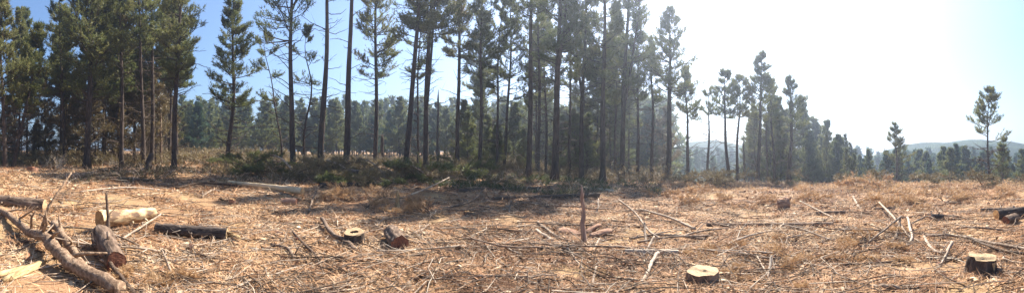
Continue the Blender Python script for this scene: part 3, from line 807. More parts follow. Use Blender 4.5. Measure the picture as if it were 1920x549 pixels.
log_px('fallen_log', 'pale log at the shade edge beyond the broken stake', (1095, 354), (1152, 361), 5, 6, seed=17, bark='debarked', ends=('end_pale', 'end_pale'), ragged=0.05)
log_px('fallen_log', 'brown log end lying below the dense spire-topped pine', (1160, 364), (1285, 362), 5, 6, seed=18, ends=('end_pale', 'end_pale'), ragged=0.05)
log_px('fallen_log', 'dark log at the foot of the two bare trunks', (598, 352), (722, 349), 11, 9, seed=19, bark='bark', ends=('end_red', 'end_red'), ragged=0.05)
log_px('fallen_log', 'thin felled trunk leaning over the brush below the bare trunks', (512, 314), (676, 343), 5, 9, lift=0.35, seed=20, bark='bark_log', ends=('end_pale', 'end_pale'), ragged=0.03, bend=0.1)
log_px('fallen_log', 'short log in the far left ground behind the barky log', (120, 335), (172, 330), 8, 8, seed=21, ends=('end_orange', 'end_red'), ragged=0.05)
log_px('fallen_log', 'log lying in the left tree shadow beside the leaning dark stump', (205, 330), (268, 324), 7, 7, seed=22, ends=('end_pale', 'end_red'), ragged=0.05)
log_px('fallen_log', 'short dark log half buried right of the long straight log', (1640, 396), (1676, 394), 7, 7, seed=23, bark='bark_log', ends=('end_pale', 'end_red'), ragged=0.05)
log_px('fallen_log', 'sawn log lying behind the long straight log', (1530, 404), (1585, 402), 8, 8, seed=24, bark='bark_log', ends=('end_pale', 'end_red'), ragged=0.05)

def stump_px(label, px, ybase, ytop, w, **kw):
    p, k = at(px, ybase)
    h = (ybase - ytop) * k
    p[2] -= 0.05
    tilt = kw.pop('tilt', (0, 0))
    return make_log('tree_stump', label, 'stump', p, p + np.array([tilt[0], tilt[1], h + 0.05]), w * k / 2 * 1.0, w * k / 2 * 0.97, flare=kw.pop('flare', 0.18), ends=(None, kw.pop('top', 'end_pale')), endnames=('base', 'cut_top'), k=30, **kw)

stump_px('hollow stump with pale yellow sawn top and dark sides', 665, 455, 434, 41, seed=31, bark='bark_black', hole=0.36, tilt=(0.015, -0.05), oval=0.95, flare=0.05, top='end_pale')
stump_px('low round stump with pale sawn top in the right foreground', 1317, 527, 506, 58, seed=32, bark='bark_log', flare=0.1, tilt=(0.0, -0.012))
root, Mx = stump_px('charred black stump with pale split top at the lower right', 1840, 513, 481, 52, seed=33, bark='bark_black', flare=0.28, tilt=(0.015, -0.02), ragged=0.05)
p, k = at(1840, 513)
mb = MB()                                   # the torn hinge of wood standing on the top and the bare strip down the front
for i, (ox, oy, hh, ww) in enumerate([(-0.05, 0.04, 0.05, 0.05), (0.0, 0.02, 0.035, 0.06), (0.05, 0.0, 0.045, 0.05), (0.09, -0.02, 0.03, 0.045)]):
    b = np.array([[-ww / 2, -0.012, 0], [ww / 2, -0.012, 0], [ww / 2, 0.012, 0], [-ww / 2, 0.012, 0]]) + np.array([ox, oy, 0.21])
    t_ = b + np.array([0.006 * (i - 1), 0.004, hh]) ; t_[1, 2] -= 0.02
    mb.add(np.concatenate([b, t_]), None, [(0, 1, 5, 4), (1, 2, 6, 5), (2, 3, 7, 6), (3, 0, 4, 7), (4, 5, 6, 7)], 0.6)
mb.build('torn_hinge', M['split'], root)
mb = MB()
aa = np.linspace(-1.75, -1.15, 6) - 0.3
rows = []
R0 = 26 * k
for q, zz in enumerate(np.linspace(0.08, 0.235, 5)):
    rr = R0 * (1.05 + 0.12 * math.exp(-zz / 0.1))
    sh = 0.35 + 0.65 * q / 4
    ac = aa.mean() + (aa - aa.mean()) * sh
    rows.append(np.stack([rr * np.cos(ac) + 0.005, rr * np.sin(ac) - 0.01, np.full(6, zz)], -1))
v = np.array(rows).reshape(-1, 3); idx = np.arange(30).reshape(5, 6)
mb.add(v, None, np.stack([idx[:-1, :-1], idx[:-1, 1:], idx[1:, 1:], idx[1:, :-1]], -1).reshape(-1, 4), 0.4)
mb.build('bare_wood_strip', M['split'], root)
stump_px('flat pale sawn stump behind the long straight dark log', 1537, 416, 412, 22, seed=34, bark='bark_log')
stump_px('dark low stump in the far left ground', 62, 322, 313, 20, seed=35, bark='redwood', top='end_red')
stump_px('small reddish stump left of the slanting peeled log', 436, 384, 373, 14, seed=36, bark='redwood', top='end_orange')
stump_px('low stump beyond the litter right of the leaning bark chunk', 880, 402, 396, 20, seed=37, bark='bark_log', top='end_orange')
stump_px('small stump in the right clearing near the far pines', 1722, 384, 379, 16, seed=38, bark='bark_log', top='end_orange')

# ragged uprights: snapped stakes and the leaning stump
def snag(name, label, px, ybase, xtop, ytop, w, matn, seed, k=9, taper=0.25, cat='stake', r=None):
    rng = np.random.default_rng(seed)
    if r is None: p, kk = at(px, ybase); r = kk * F
    else:
        x, y = polar(px, r); p = np.array([x, y, float(terrain(x, y))]); kk = r / F
    top = above(xtop, ytop, r)
    n = 9; t = np.linspace(0, 1, n)
    path = (p - np.array([0, 0, 0.08]))[None] * (1 - t)[:, None] + top[None] * t[:, None] + rng.normal(0, 0.16 * w * kk, (n, 3)) * (t * (1 - t) * 4)[:, None]
    rad = w * kk / 2 * (1 - (1 - taper) * t ** 1.4); rad[-1] *= 0.25
    mb = MB(); mb.tubes(path - p, rad, k, 0.5, True, 0.16, rng)
    for q in range(4 if cat == 'stake' else 2):          # torn fibres along the shaft and at the break
        i = int(rng.integers(3, n - 1)); b0 = path[i] - p; aa = rng.uniform(0, 6.28)
        d0 = np.array([math.cos(aa) * 0.25, math.sin(aa) * 0.25, 1.0]) * (top[2] - p[2]) * rng.uniform(0.08, 0.2)
        b0 = b0 + np.array([math.cos(aa), math.sin(aa), 0]) * rad[i] * 0.6
        mb.tubes(np.stack([b0, b0 + d0]), np.array([0.35, 0.08]) * rad[i], 4, 0.7, True)
    o = mb.build(name, M[matn], None); o.location = [float(c) for c in p]
    return tag(o, label, cat)
snag('broken_stake', 'tall splintered red-brown stake standing in the middle of the clearing', 1095, 458, 1090, 347, 10, 'stake', 41, taper=0.5, k=12)
snag('broken_stake', 'short pale snapped stake at the edge of the shade', 746, 394, 745, 357, 10, 'split', 42, taper=0.75)
snag('leaning_stump', 'dark stump leaning right under the left trees', 272, 322, 287, 287, 13, 'bark', 43, taper=0.8, cat='stump')
snag('standing_snag', 'thin broken dead trunk standing in front of the plantation', 820, 320, 822, 168, 5, 'bark', 44, taper=0.7, cat='snag', r=33)
snag('standing_snag', 'short dead trunk right of the slender round-crowned pine', 718, 320, 717, 252, 7, 'bark', 45, taper=0.8, cat='snag', r=30)
snag('standing_snag', 'thin bare pole between the twin pines and the tallest one', 1396, 345, 1394, 262, 4, 'bark', 46, taper=0.6, cat='snag', r=36)
snag('standing_snag', 'thin bare pole left of the thin pine past the hill gap', 1440, 345, 1436, 205, 4, 'bark', 47, taper=0.5, cat='snag', r=37)
snag('standing_snag', 'grey dead pole behind the close pair of trunks', 302, 310, 300, 180, 5, 'bark_log', 48, taper=0.4, cat='snag', r=28)

def curved_slab(label, pts, w, seed, matn='redwood'):
    rng = np.random.default_rng(seed)
    P = []
    for (px, py, lift) in pts:
        q, kk = at(px, py); q[2] += lift; P.append(q)
    P = smooth_path(np.array(P), 12)
    mb = MB(); mb.tubes(P - P[0], np.full(12, w * kk / 2) * (0.8 + 0.3 * np.sin(np.linspace(0.3, 2.8, 12))), 9, 0.5, True, 0.12, rng)
    o = mb.build('root_slab', M[matn], None); o.location = [float(c) for c in P[0]]
    return tag(o, label, 'slab')

def smooth_path(P, n):
    m = len(P); t = np.linspace(0, m - 1, n); out = []
    for q in t:
        i = min(int(q), m - 2); u = q - i
        p0, p1, p2, p3 = P[max(i - 1, 0)], P[i], P[i + 1], P[min(i + 2, m - 1)]
        out.append(0.5 * ((2 * p1) + (p2 - p0) * u + (2 * p0 - 5 * p1 + 4 * p2 - p3) * u * u + (3 * p1 - p0 - 3 * p2 + p3) * u ** 3))
    return np.array(out)

# ------------------------------------------------------------------ traced boughs and sticks
def bough(label, pts, w0, w1, matn='stick', name='fallen_branch', stubs=3, seed=0, k=7, cat='branch', rough=0.12, group='branches lying in the clearing'):
    """a bough through ground pixels (column, row, lift in metres); stubs are snapped side shoots"""
    rng = np.random.default_rng(seed + 900)
    P, ks = [], []
    for (px, py, *lf) in pts:
        q, kk = at(px, py); q[2] += (lf[0] if lf else 0.0); P.append(q); ks.append(kk)
    n = max(6, 4 * len(pts))
    P = smooth_path(np.array(P), n)
    kk = np.interp(np.linspace(0, 1, n), np.linspace(0, 1, len(ks)), ks)
    rad = np.linspace(w0, w1, n) / 2 * kk * (1 + rng.normal(0, 0.025, n))
    P = P + rng.normal(0, 0.16, (n, 3)) * rad[:, None]
    P[:, 2] = P[:, 2] + rad * 0.7
    mb = MB(); o0 = P[0].copy()
    mb.tubes(P - o0, rad, k, rng.uniform(0.35, 0.7), True, rough, rng)
    for _ in range(stubs):
        i = rng.integers(1, n - 1)
        d = norm(norm(P[i] - P[i - 1]) * rng.uniform(0.2, 1) + rng.normal(0, 0.7, 3) + np.array([0, 0, 0.5]))
        L = rad[i] * rng.uniform(3, 14)
        q = np.stack([P[i], P[i] + d * L * 0.5, P[i] + d * L + rng.normal(0, 0.12, 3) * L])
        mb.tubes(q - o0, np.array([0.4, 0.3, 0.15]) * rad[i], 5, 0.6, True, 0.1, rng)
    o = mb.build(name, M[matn], None, k > 7); o.location = [float(c) for c in o0]
    return tag(o, label, cat, group)

TR = [
    ('long crooked brown bough running from the left edge down to the bottom', [(-6, 396, .03), (30, 428, .12), (52, 452, .14), (84, 472, .18), (108, 500, .16), (150, 528, .1), (225, 562, .05)], 9, 31, 'bark_bough', 9, 12),
    ('thick broken bough just right of the long crooked bough', [(101, 436, .12), (122, 464, .1), (142, 494, .06), (158, 512, .0)], 15, 19, 'bark_bough', 3, 10),
    ('pale side stick sprouting from the long crooked bough', [(76, 468, .15), (92, 452, .2), (108, 436, .22)], 5, 3, 'stick', 1, 6),
    ('grey stick standing up in front of the peeled log', [(203, 452, .0), (202, 450, .45), (199, 448, .85)], 9, 4, 'stick_dark', 3, 7),
    ('long thin pale stick lying across the split red-ended block', [(105, 432, .05), (150, 440, .12), (200, 450, .14), (262, 466, .04)], 4, 4, 'stick', 4, 6),
    ('pale stick leaning against the right of the peeled log', [(228, 454, .03), (262, 438, .1), (302, 420, .2)], 6, 4, 'stick', 4, 6),
    ('tapering brown stick pointing up from the bottom left of centre', [(304, 482, .1), (316, 508, .06), (328, 536, .02), (334, 560, .0)], 3, 9, 'stick', 1, 7),
    ('grey branch curling out of the bottom beside the red-ended block', [(196, 500, .15), (214, 522, .1), (240, 545, .03), (252, 560, .0)], 8, 12, 'stick_dark', 2, 7),
    ('pale stick angled below the red-ended block', [(190, 500, .08), (222, 514, .05), (262, 520, .02)], 7, 5, 'stick', 2, 6),
    ('thin pale twig looping right of the red-ended block', [(250, 490, .02), (300, 520, .03), (350, 536, .0)], 4, 3, 'stick', 3, 5),
    ('dark branch slanting down to the hollow stump', [(604, 420, .08), (622, 446, .05), (648, 458, .04), (667, 474, .0)], 8, 10, 'stick_dark', 3, 8),
    ('thin curved pale stick leaning on the hollow stump', [(652, 448, .15), (662, 462, .04), (668, 478, .0)], 3, 4, 'stick', 1, 5),
    ('white stick upright left of the chunk with dark red end', [(700, 432, .0), (712, 422, .04), (720, 416, .08)], 4, 4, 'stick', 0, 5),
    ('pale stick lying right of the chunk with dark red end', [(762, 446, .0), (790, 436, .03), (803, 428, .06)], 7, 5, 'stick', 2, 6),
    ('long grey stick lying behind the hollow stump', [(610, 424, .0), (680, 426, .03), (735, 430, .02)], 4, 4, 'stick', 4, 6),
    ('curved dark branch lying in the left middle ground', [(508, 462, .02), (540, 474, .04), (552, 492, .0)], 5, 8, 'stick_dark', 3, 6),
    ('thin dark branch sloping right above the red bark scrap', [(548, 440, .05), (575, 470, .05), (602, 492, .0)], 4, 7, 'stick_dark', 3, 6),
    ('thin stick lying in shade edge above the dark-barked log', [(378, 372, .02), (398, 362, .08), (412, 362, .04)], 4, 5, 'stick', 2, 6),
    ('bent pale branch left of the broken stake', [(1008, 420, .02), (1022, 434, .05), (1044, 450, .04), (1072, 456, .0)], 6, 8, 'stick', 2, 7),
    ('short thick weathered piece left of the bent pale branch', [(1006, 436, .02), (1026, 450, .02), (1036, 456, .0)], 9, 10, 'stick', 0, 8),
    ('white forked stick upright at the shade edge left of the broken stake', [(954, 402, .0), (956, 398, .14), (959, 396, .3)], 5, 3, 'stick', 2, 5),
    ('pale forked stick standing beyond the tall stake', [(1118, 402, .0), (1121, 398, .15), (1122, 394, .32)], 4, 3, 'stick', 3, 5),
    ('weathered forked branch pointing down left of the low round stump', [(1234, 488, .1), (1222, 504, .08), (1212, 522, .03), (1202, 534, .0)], 8, 10, 'stick', 4, 8),
    ('grey stick pointing out of the bottom below the tall stake', [(1118, 510, .06), (1113, 530, .04), (1110, 560, .0)], 5, 9, 'stick', 1, 7),
    ('short stick sloping right of the foot of the tall stake', [(1112, 472, .0), (1120, 460, .04), (1124, 454, .06)], 5, 4, 'stick', 0, 5),
    ('thin stick sloping down left in front of the tall stake', [(1062, 466, .04), (1078, 490, .03), (1094, 506, .0)], 4, 5, 'stick', 2, 5),
    ('long grey stick sloping through the tangle right of the tall stake', [(1160, 384, .15), (1190, 410, .15), (1215, 440, .08), (1240, 452, .0)], 4, 6, 'stick', 4, 6),
    ('pale stick crossing the tangle toward the long dark log', [(1200, 400, .1), (1250, 416, .12), (1304, 434, .03)], 4, 6, 'stick', 4, 6),
    ('straight grey stick lying low in the tangle right of the stake', [(1180, 452, .03), (1240, 446, .05), (1322, 452, .02)], 5, 5, 'stick', 4, 6),
    ('grey stick on top of the short pale weathered log', [(1196, 462, .06), (1260, 455, .1), (1330, 448, .05)], 5, 4, 'stick', 3, 6),
    ('stub leaning over the short pale weathered log', [(1203, 486, .0), (1218, 474, .12), (1226, 466, .2)], 5, 6, 'stick', 0, 6),
    ('white stick standing in the tangle right of the stake', [(1212, 462, .0), (1209, 452, .15), (1208, 446, .3)], 6, 5, 'stick', 0, 6),
    ('long pale pole sloping right behind the charred stump', [(1735, 446, .03), (1790, 449, .06), (1850, 462, .06), (1935, 474, .02)], 6, 8, 'stick', 3, 7),
    ('grey pole running right just above the charred stump', [(1808, 452, .1), (1850, 470, .08), (1880, 478, .05), (1935, 482, .03)], 5, 7, 'stick', 3, 7),
    ('thin pale pole lying below the far right log pile', [(1776, 430, .02), (1830, 432, .05), (1898, 437, .02)], 4, 6, 'stick', 3, 6),
    ('pale stick bent like a bow left of the charred stump', [(1733, 452, .08), (1746, 470, .03), (1770, 478, .02), (1786, 468, .12)], 6, 8, 'stick', 2, 8),
    ('fat pale stick lying flat left of the charred stump', [(1738, 484, .0), (1770, 488, .02), (1806, 491, .0)], 9, 8, 'stick', 1, 8),
    ('short stick propped on the flat pale stick left of the charred stump', [(1762, 500, .0), (1772, 490, .05), (1780, 478, .12)], 6, 6, 'stick', 0, 6),
    ('long straight stick crossing over the forked tangle at right', [(1648, 394, .25), (1676, 424, .2), (1708, 452, .03)], 4, 6, 'stick', 2, 6),
    ('long grey stick rising to the right through the forked tangle', [(1626, 460, .02), (1660, 444, .15), (1690, 430, .3)], 5, 5, 'stick', 4, 6),
    ('white curved stick on the right side of the forked tangle', [(1702, 418, .12), (1706, 436, .08), (1710, 452, .04), (1697, 466, .0)], 6, 7, 'stick', 1, 7),
    ('pale short branch standing inside the forked tangle', [(1678, 452, .0), (1685, 440, .12), (1688, 430, .26)], 8, 5, 'stick', 1, 7),
    ('thin dark branch lying in front of the forked tangle', [(1552, 500, .02), (1620, 502, .05), (1705, 492, .02)], 5, 4, 'stick_dark', 6, 6),
    ('pale weathered slab-like stick near the bottom right', [(1642, 543, .0), (1668, 544, .03), (1694, 546, .0)], 12, 8, 'stick', 0, 8),
    ('short white stick standing right of the low round stump', [(1440, 522, .0), (1444, 512, .1), (1446, 506, .2)], 7, 6, 'stick', 0, 7),
    ('grey twiggy branch right of the low round stump', [(1420, 490, .06), (1432, 512, .06), (1446, 532, .0)], 4, 5, 'stick', 4, 6),
    ('pale forked stick above the forked tangle', [(1600, 372, .03), (1606, 384, .03), (1614, 394, .0)], 6, 5, 'stick', 2, 6),
    ('thin stick slanting in the middle of the right clearing', [(1500, 392, .25), (1540, 404, .1), (1574, 416, .0)], 3, 4, 'stick', 3, 5),
    ('dark thin pole lying left of the small dark block', [(1690, 412, .02), (1740, 406, .05), (1800, 410, .02)], 4, 4, 'stick_dark', 3, 5),
    ('grey bent stick below the small dark block', [(1704, 424, .0), (1738, 414, .1), (1764, 420, .02)], 4, 4, 'stick', 3, 5),
    ('pale arching stem rising over the brush right of the bare trunks', [(668, 330, .95), (692, 332, .8), (712, 334, .4), (724, 336, .0)], 3, 4, 'stick', 1, 5),
    ('thin pale stem rising left of the strongly leaning pine', [(716, 332, .5), (734, 334, .3), (750, 336, .0)], 3, 4, 'stick', 1, 5),
    ('pale branch sticking up from the thin felled trunk', [(612, 338, .9), (636, 338, .65), (658, 336, .25)], 3, 5, 'stick', 2, 5),
    ('pale branch arching left of the thin felled trunk', [(500, 334, 1.1), (524, 336, .95), (546, 338, .5)], 3, 5, 'stick', 3, 5),
    ('thin dark pole lying in the left tree shadow', [(180, 338, .05), (240, 340, .08), (330, 344, .02)], 4, 5, 'stick_dark', 5, 6),
    ('pale pole lying at the lower rim of the left tree shadow', [(150, 362, .03), (230, 356, .06), (300, 358, .02)], 4, 4, 'stick', 5, 6),
    ('dark pole in the tree shadow under the lone tapering pine', [(330, 356, .04), (380, 350, .1), (452, 352, .04)], 4, 5, 'stick_dark', 6, 6),
    ('pale crooked branch at the rim of shade below the right bare trunk', [(578, 400, .0), (588, 380, .15), (596, 374, .35)], 4, 5, 'stick', 3, 6),
    ('grey branch sweeping down from the dark brush pile', [(770, 372, .1), (806, 362, .2), (842, 352, .4)], 4, 3, 'stick', 4, 5),
    ('pale branch lying at the lower rim of the middle shade', [(850, 392, .05), (884, 386, .12), (905, 372, .25)], 5, 4, 'stick', 4, 6),
]
for i, (lab, pts, w0, w1, mt, st, k) in enumerate(TR):
    q = 0.82 if mt == 'stick' else 1.0
    bough(lab, pts, w0 * q, w1 * q, mt, stubs=st, seed=i, k=k)

# split slabs at the lower left corner
def slab(label, a, b, w, seed, matn='split', name='split_wood', lifts=(0.05, 0.05)):
    rng = np.random.default_rng(seed)
    pa, ka = at(*a); pb, kb = at(*b)
    pa[2] += lifts[0]; pb[2] += lifts[1]
    o0 = pa.copy(); Mx, L = frame(pa, pb)
    n = 7; R = w * ka / 2
    prof = np.array([(-1, -0.35), (-0.4, -0.75), (0.6, -0.6), (1.0, 0.1), (0.35, 0.65), (-0.6, 0.45)])
    flat = name == 'root_slab'
    if flat: prof = np.array([(-1, -0.3), (0.9, -0.35), (1.0, 0.12), (0.25, 0.34), (-0.45, 0.22), (-1.0, 0.05)])
    v = []
    for q in np.linspace(0, 1, n):
        s = R * (0.75 + 0.35 * math.sin(0.4 + q * 2.3)) * (0.55 if q in (0.0, 1.0) and not flat else 1)
        pr = prof * s * (1 + rng.normal(0, 0.2 if flat else 0.1, prof.shape))
        v.append(np.column_stack([pr, np.full(6, q * L) + rng.normal(0, 0.035 if flat else 0.02, 6)]))
    v = np.array(v).reshape(-1, 3); idx = np.arange(n * 6).reshape(n, 6); j = np.roll(idx, -1, 1)
    mb = MB(); mb.add(v, [(0, 2, 1), (0, 3, 2), (0, 4, 3), (0, 5, 4)] + [(idx[-1, 0], idx[-1, q], idx[-1, q + 1]) for q in range(1, 5)], np.stack([idx[:-1], j[:-1], j[1:], idx[1:]], -1).reshape(-1, 4), 0.5)
    o = mb.build(name, M[matn], None); o.matrix_world = Mx
    return tag(o, label, 'wood slab')
slab('longer pale split slab lying under the long crooked bough', (4, 534), (84, 496), 19, 61)
slab('shorter pale split slab at the left edge above the longer slab', (-8, 524), (52, 506), 13, 62)
slab('broken pale wedge of wood left of the dark-barked log end', (448, 452), (436, 447), 15, 63)

slab('dark red-brown slab of root left of the tall stake', (1052, 434), (1090, 445), 20, 64, 'redwood', 'root_slab', (0.06, 0.05))
slab('red-brown piece of root leaning up behind the tall stake', (1098, 440), (1124, 434), 13, 65, 'redwood', 'root_slab', (0.05, 0.16))
slab('broad red-brown slab of wood right of the tall stake', (1106, 446), (1146, 440), 21, 66, 'redwood', 'root_slab', (0.05, 0.1))

# ------------------------------------------------------------------ repeats on the ground: loose sticks, dry boughs, green boughs
GROUND_MARKS = [(84, 388, 2.5, 'the left-edge barky log'), (230, 420, 2.5, 'the peeled log'), (215, 500, 2.5, 'the split red-ended block'), (100, 500, 2.5, 'the long crooked bough'),
    (370, 440, 2.5, 'the dark log with splintered end'), (500, 360, 2.5, 'the slanting peeled log'), (280, 322, 2.5, 'the leaning dark stump'), (555, 447, 2.5, 'the red bark scrap'),
    (665, 445, 2.5, 'the hollow stump'), (745, 460, 2.5, 'the red-ended bark chunk'), (745, 380, 2.5, 'the short snapped stake'), (640, 345, 2.5, 'the bare trunks'),
    (850, 335, 2.5, 'the dark brush pile'), (880, 400, 2.5, 'the low middle stump'), (957, 398, 2.5, 'the white forked stick'), (1094, 420, 2.5, 'the tall broken stake'), (1025, 444, 2.5, 'the bent pale branch'),
    (1020, 366, 2.5, 'the shaded logs'), (1220, 475, 2.5, 'the short weathered log'), (1215, 510, 2.5, 'the pointing forked branch'), (1317, 515, 2.5, 'the low round stump'),
    (1340, 350, 2.5, 'the yellow-green brush mound'), (1445, 420, 2.5, 'the long straight log'), (1470, 380, 2.5, 'the rotten red chunk'), (1537, 412, 2.5, 'the flat pale stump'),
    (1445, 515, 2.5, 'the short white stick'), (1680, 430, 2.5, 'the forked tangle'), (1668, 542, 2.5, 'the slab-like stick'), (1756, 408, 2.5, 'the small dark block'), (1840, 495, 2.5, 'the charred stump'),
    (1880, 408, 2.5, 'the far right log pile'), (1855, 350, 2.5, 'the solitary pine'), (1680, 348, 2.5, 'the sparse yellowish pine'), (1560, 350, 2.5, 'the receding stand'), (940, 480, 2.5, 'the bare middle foreground')]

def stick_mesh(i):
    rng = np.random.default_rng(7000 + i)
    n = 8; L = rng.uniform(0.5, 1.9); t = np.linspace(0, 1, n)
    P = np.stack([t * L, np.cumsum(rng.normal(0, 0.035, n)) * L + 0.1 * L * rng.normal() * np.sin(t * 3), np.abs(np.cumsum(rng.normal(0, 0.014, n)) * L)], -1)
    P -= P[0]
    r0 = rng.uniform(0.006, 0.017) * (0.6 + 0.4 * L)
    rad = r0 * np.linspace(1, 0.4, n)
    P[:, 2] += rad * 0.8
    mb = MB(); mb.tubes(P, rad, 5, rng.uniform(0.35, 0.75), True, 0.14, rng)
    for _ in range(rng.integers(1, 6)):
        a = rng.integers(1, n - 2)
        d = norm(norm(P[a + 1] - P[a]) + np.array([0, rng.choice([-1, 1]) * rng.uniform(0.4, 1.2), rng.uniform(-0.05, 0.7)]))
        l2 = L * rng.uniform(0.1, 0.4)
        q = np.stack([P[a], P[a] + d * l2 * 0.5 + rng.normal(0, 0.02, 3), P[a] + d * l2 + rng.normal(0, 0.05, 3) * L])
        mb.tubes(q, rad[a] * np.array([0.6, 0.45, 0.25]), 4, 0.6, False, 0.1, rng)
    return mb.mesh('fallen_branch', M['stick' if i % 4 else 'stick_dark'])
STICKS = [stick_mesh(i) for i in range(22)]

def lay(o, x, y, az, L, rng, sink=0.0, extra=0.0):
    """rest an object along the slope of the ground, x axis along az"""
    z0 = float(terrain(x, y)); z1 = float(terrain(x + math.cos(az) * L, y + math.sin(az) * L))
    o.location = (x, y, z0 - sink)
    o.rotation_euler = (rng.uniform(-0.3, 0.3), -math.atan2(z1 - z0, L) - extra, az)

def pix(x, y, z):
    r = math.hypot(x, y)
    return 960 + math.atan2(x, y) * F, YH - (z - EYE) / r * F

def scatter_sticks(n, pxr, pyr, seed, smin=0.6, smax=1.2):
    rng = np.random.default_rng(seed)
    for _ in range(n):
        px, py = rng.uniform(*pxr), rng.uniform(*pyr)
        p, r = gp(px, py)
        i = int(rng.integers(len(STICKS)))
        o = link('fallen_branch', STICKS[i])
        s = rng.uniform(smin, smax)
        o.scale = (s, s, s)
        az = rng.uniform(0, 6.28)
        if rng.random() < 0.45: az = -(px - 960) / F + rng.normal(0, 0.45) + (math.pi if rng.random() < 0.5 else 0)
        lay(o, p[0], p[1], az, 0.8 * s, rng, 0.005, rng.uniform(-0.02, 0.1))
        kind = 'loose dark stick' if i % 4 == 0 else 'loose pale stick'
        tag(o, kind, 'branch', 'loose sticks scattered over the clearing')
        PENDING.append((o, kind, px, py, GROUND_MARKS))
scatter_sticks(34, (180, 480), (455, 525), 71)
scatter_sticks(26, (-10, 420), (345, 420), 72, 0.7, 1.4)
scatter_sticks(22, (460, 700), (372, 430), 73)
scatter_sticks(16, (420, 900), (430, 545), 74)
scatter_sticks(26, (780, 1090), (385, 470), 75)
scatter_sticks(34, (1130, 1360), (372, 470), 76, 0.8, 1.6)
scatter_sticks(12, (900, 1300), (470, 548), 77)
scatter_sticks(32, (1360, 1740), (370, 500), 78, 0.7, 1.4)
scatter_sticks(22, (1700, 1930), (385, 545), 79, 0.7, 1.4)
scatter_sticks(12, (560, 1180), (340, 385), 80, 1.0, 1.8)

def bough_mesh(i, matn, tint):
    """a cut pine bough lying on its side: limb, side shoots and needle brushes"""
    rng = np.random.default_rng(8000 + i)
    L = rng.uniform(0.9, 1.7); nb = 16
    s = np.linspace(0.15, 1, nb)
    main = np.stack([np.linspace(0, L, 7), np.cumsum(rng.normal(0, 0.03, 7)), 0.03 + 0.14 * L * np.sin(np.linspace(0, 2.6, 7)) + 0 * np.linspace(0, 1, 7)], -1)
    wood, leaf = MB(), MB()
    wood.tubes(main, np.linspace(0.02, 0.006, 7), 5, 0.5, True)
    b = np.stack([np.interp(s * L, main[:, 0], main[:, c]) for c in range(3)], -1)
    d = norm(np.stack([rng.uniform(0.4, 1, nb), np.where(np.arange(nb) % 2, 1, -1) * rng.uniform(0.3, 1.1, nb), rng.uniform(-0.1, 0.75, nb)], -1))
    l = L * rng.uniform(0.16, 0.42, nb) * (1.2 - 0.7 * s)
    e = b + d * l[:, None]
    wood.tubes(np.stack([b, e], 1), np.stack([np.full(nb, 0.008), np.full(nb, 0.003)], 1), 3, 0.5, False)
    tp = np.concatenate([b + (e - b) * q for q in (0.3, 0.55, 0.8, 1.0)]); td = np.tile(d, (4, 1))
    keep = rng.random(len(tp)) < 0.85
    tp, td = tp[keep], td[keep]
    tufts(leaf, tp + rng.normal(0, 0.02, tp.shape), norm(td + rng.normal(0, 0.2, td.shape)), 13, 0.15, 0.016, rng, np.clip(tint + rng.normal(0, 0.14, len(tp)), 0, 0.99), 0.6)
    return wood.mesh('stem', M['stick_dark']), leaf.mesh('needles', M[matn])
BOUGHS = {'dry': [bough_mesh(i, 'needles_dry', 0.5) for i in range(8)], 'green': [bough_mesh(20 + i, 'needles', 0.4) for i in range(6)], 'fade': [bough_mesh(40 + i, 'needles_fade', 0.45) for i in range(6)]}
PHRASE = {'dry': ('dry rusty bough', 'dry rusty boughs of slash'), 'green': ('green cut bough', 'fresh green boughs of slash'), 'fade': ('fading yellow-green bough', 'fading boughs of slash')}

def scatter_boughs(kind, n, pxr, pyr, seed, smin=0.7, smax=1.3, pile=0.0, r_of=None):
    rng = np.random.default_rng(seed)
    for _ in range(n):
        px = rng.uniform(*pxr)
        if r_of:
            r = rng.uniform(*r_of); x, y = polar(px, r)
        else:
            p, r = gp(px, rng.uniform(*pyr)); x, y = p[0], p[1]
        root = empty('pine_bough', (0, 0, 0), PHRASE[kind][0], 'bough', PHRASE[kind][1])
        w, l = BOUGHS[kind][rng.integers(len(BOUGHS[kind]))]
        link('stem', w, root); link('needles', l, root)
        s = rng.uniform(smin, smax); root.scale = (s, s, s)
        lay(root, x, y, rng.uniform(0, 6.28), s, rng, 0.03, rng.uniform(-0.05, 0.22))
        mid = 0.5 * (pxr[0] + pxr[1]); hw = 0.5 * (pxr[1] - pxr[0])
        root.location.z += pile * max(0, 1 - ((px - mid) / hw) ** 2) * rng.random()
        PENDING.append((root, PHRASE[kind][0], *pix(x, y, float(root.location.z)), GROUND_MARKS))
scatter_boughs('dry', 9, (640, 705), (368, 402), 81, 0.6, 0.9, 0.25)
scatter_boughs('dry', 5, (775, 810), (392, 402), 82, 0.5, 0.8, 0.15)
scatter_boughs('dry', 14, (1230, 1480), (362, 400), 83, 0.6, 1.0)
scatter_boughs('dry', 10, (1280, 1560), (430, 500), 84, 0.35, 0.6)
scatter_boughs('dry', 16, (1480, 1720), (352, 400), 85, 0.6, 1.0, 0.1)
scatter_boughs('dry', 8, (1560, 1720), (440, 500), 86, 0.4, 0.65)
scatter_boughs('dry', 14, (1700, 1930), (356, 385), 87, 0.7, 1.1, 0.1)
scatter_boughs('dry', 8, (1600, 1700), (345, 358), 88, 1.0, 1.6, 0.5)
scatter_boughs('dry', 5, (1380, 1620), (505, 545), 89, 0.3, 0.45)
scatter_boughs('dry', 5, (230, 300), (500, 545), 90, 0.4, 0.55)
scatter_boughs('green', 16, (760, 925), (332, 352), 91, 0.9, 1.6, 0.75)
scatter_boughs('fade', 18, (740, 960), (332, 352), 105, 0.9, 1.5, 0.6)
scatter_boughs('green', 18, (415, 515), (318, 334), 92, 0.9, 1.5, 0.65)
scatter_boughs('green', 8, (540, 640), (330, 350), 93, 0.8, 1.3, 0.3)
scatter_boughs('fade', 22, (520, 770), (322, 345), 103, 0.9, 1.5, 0.7)
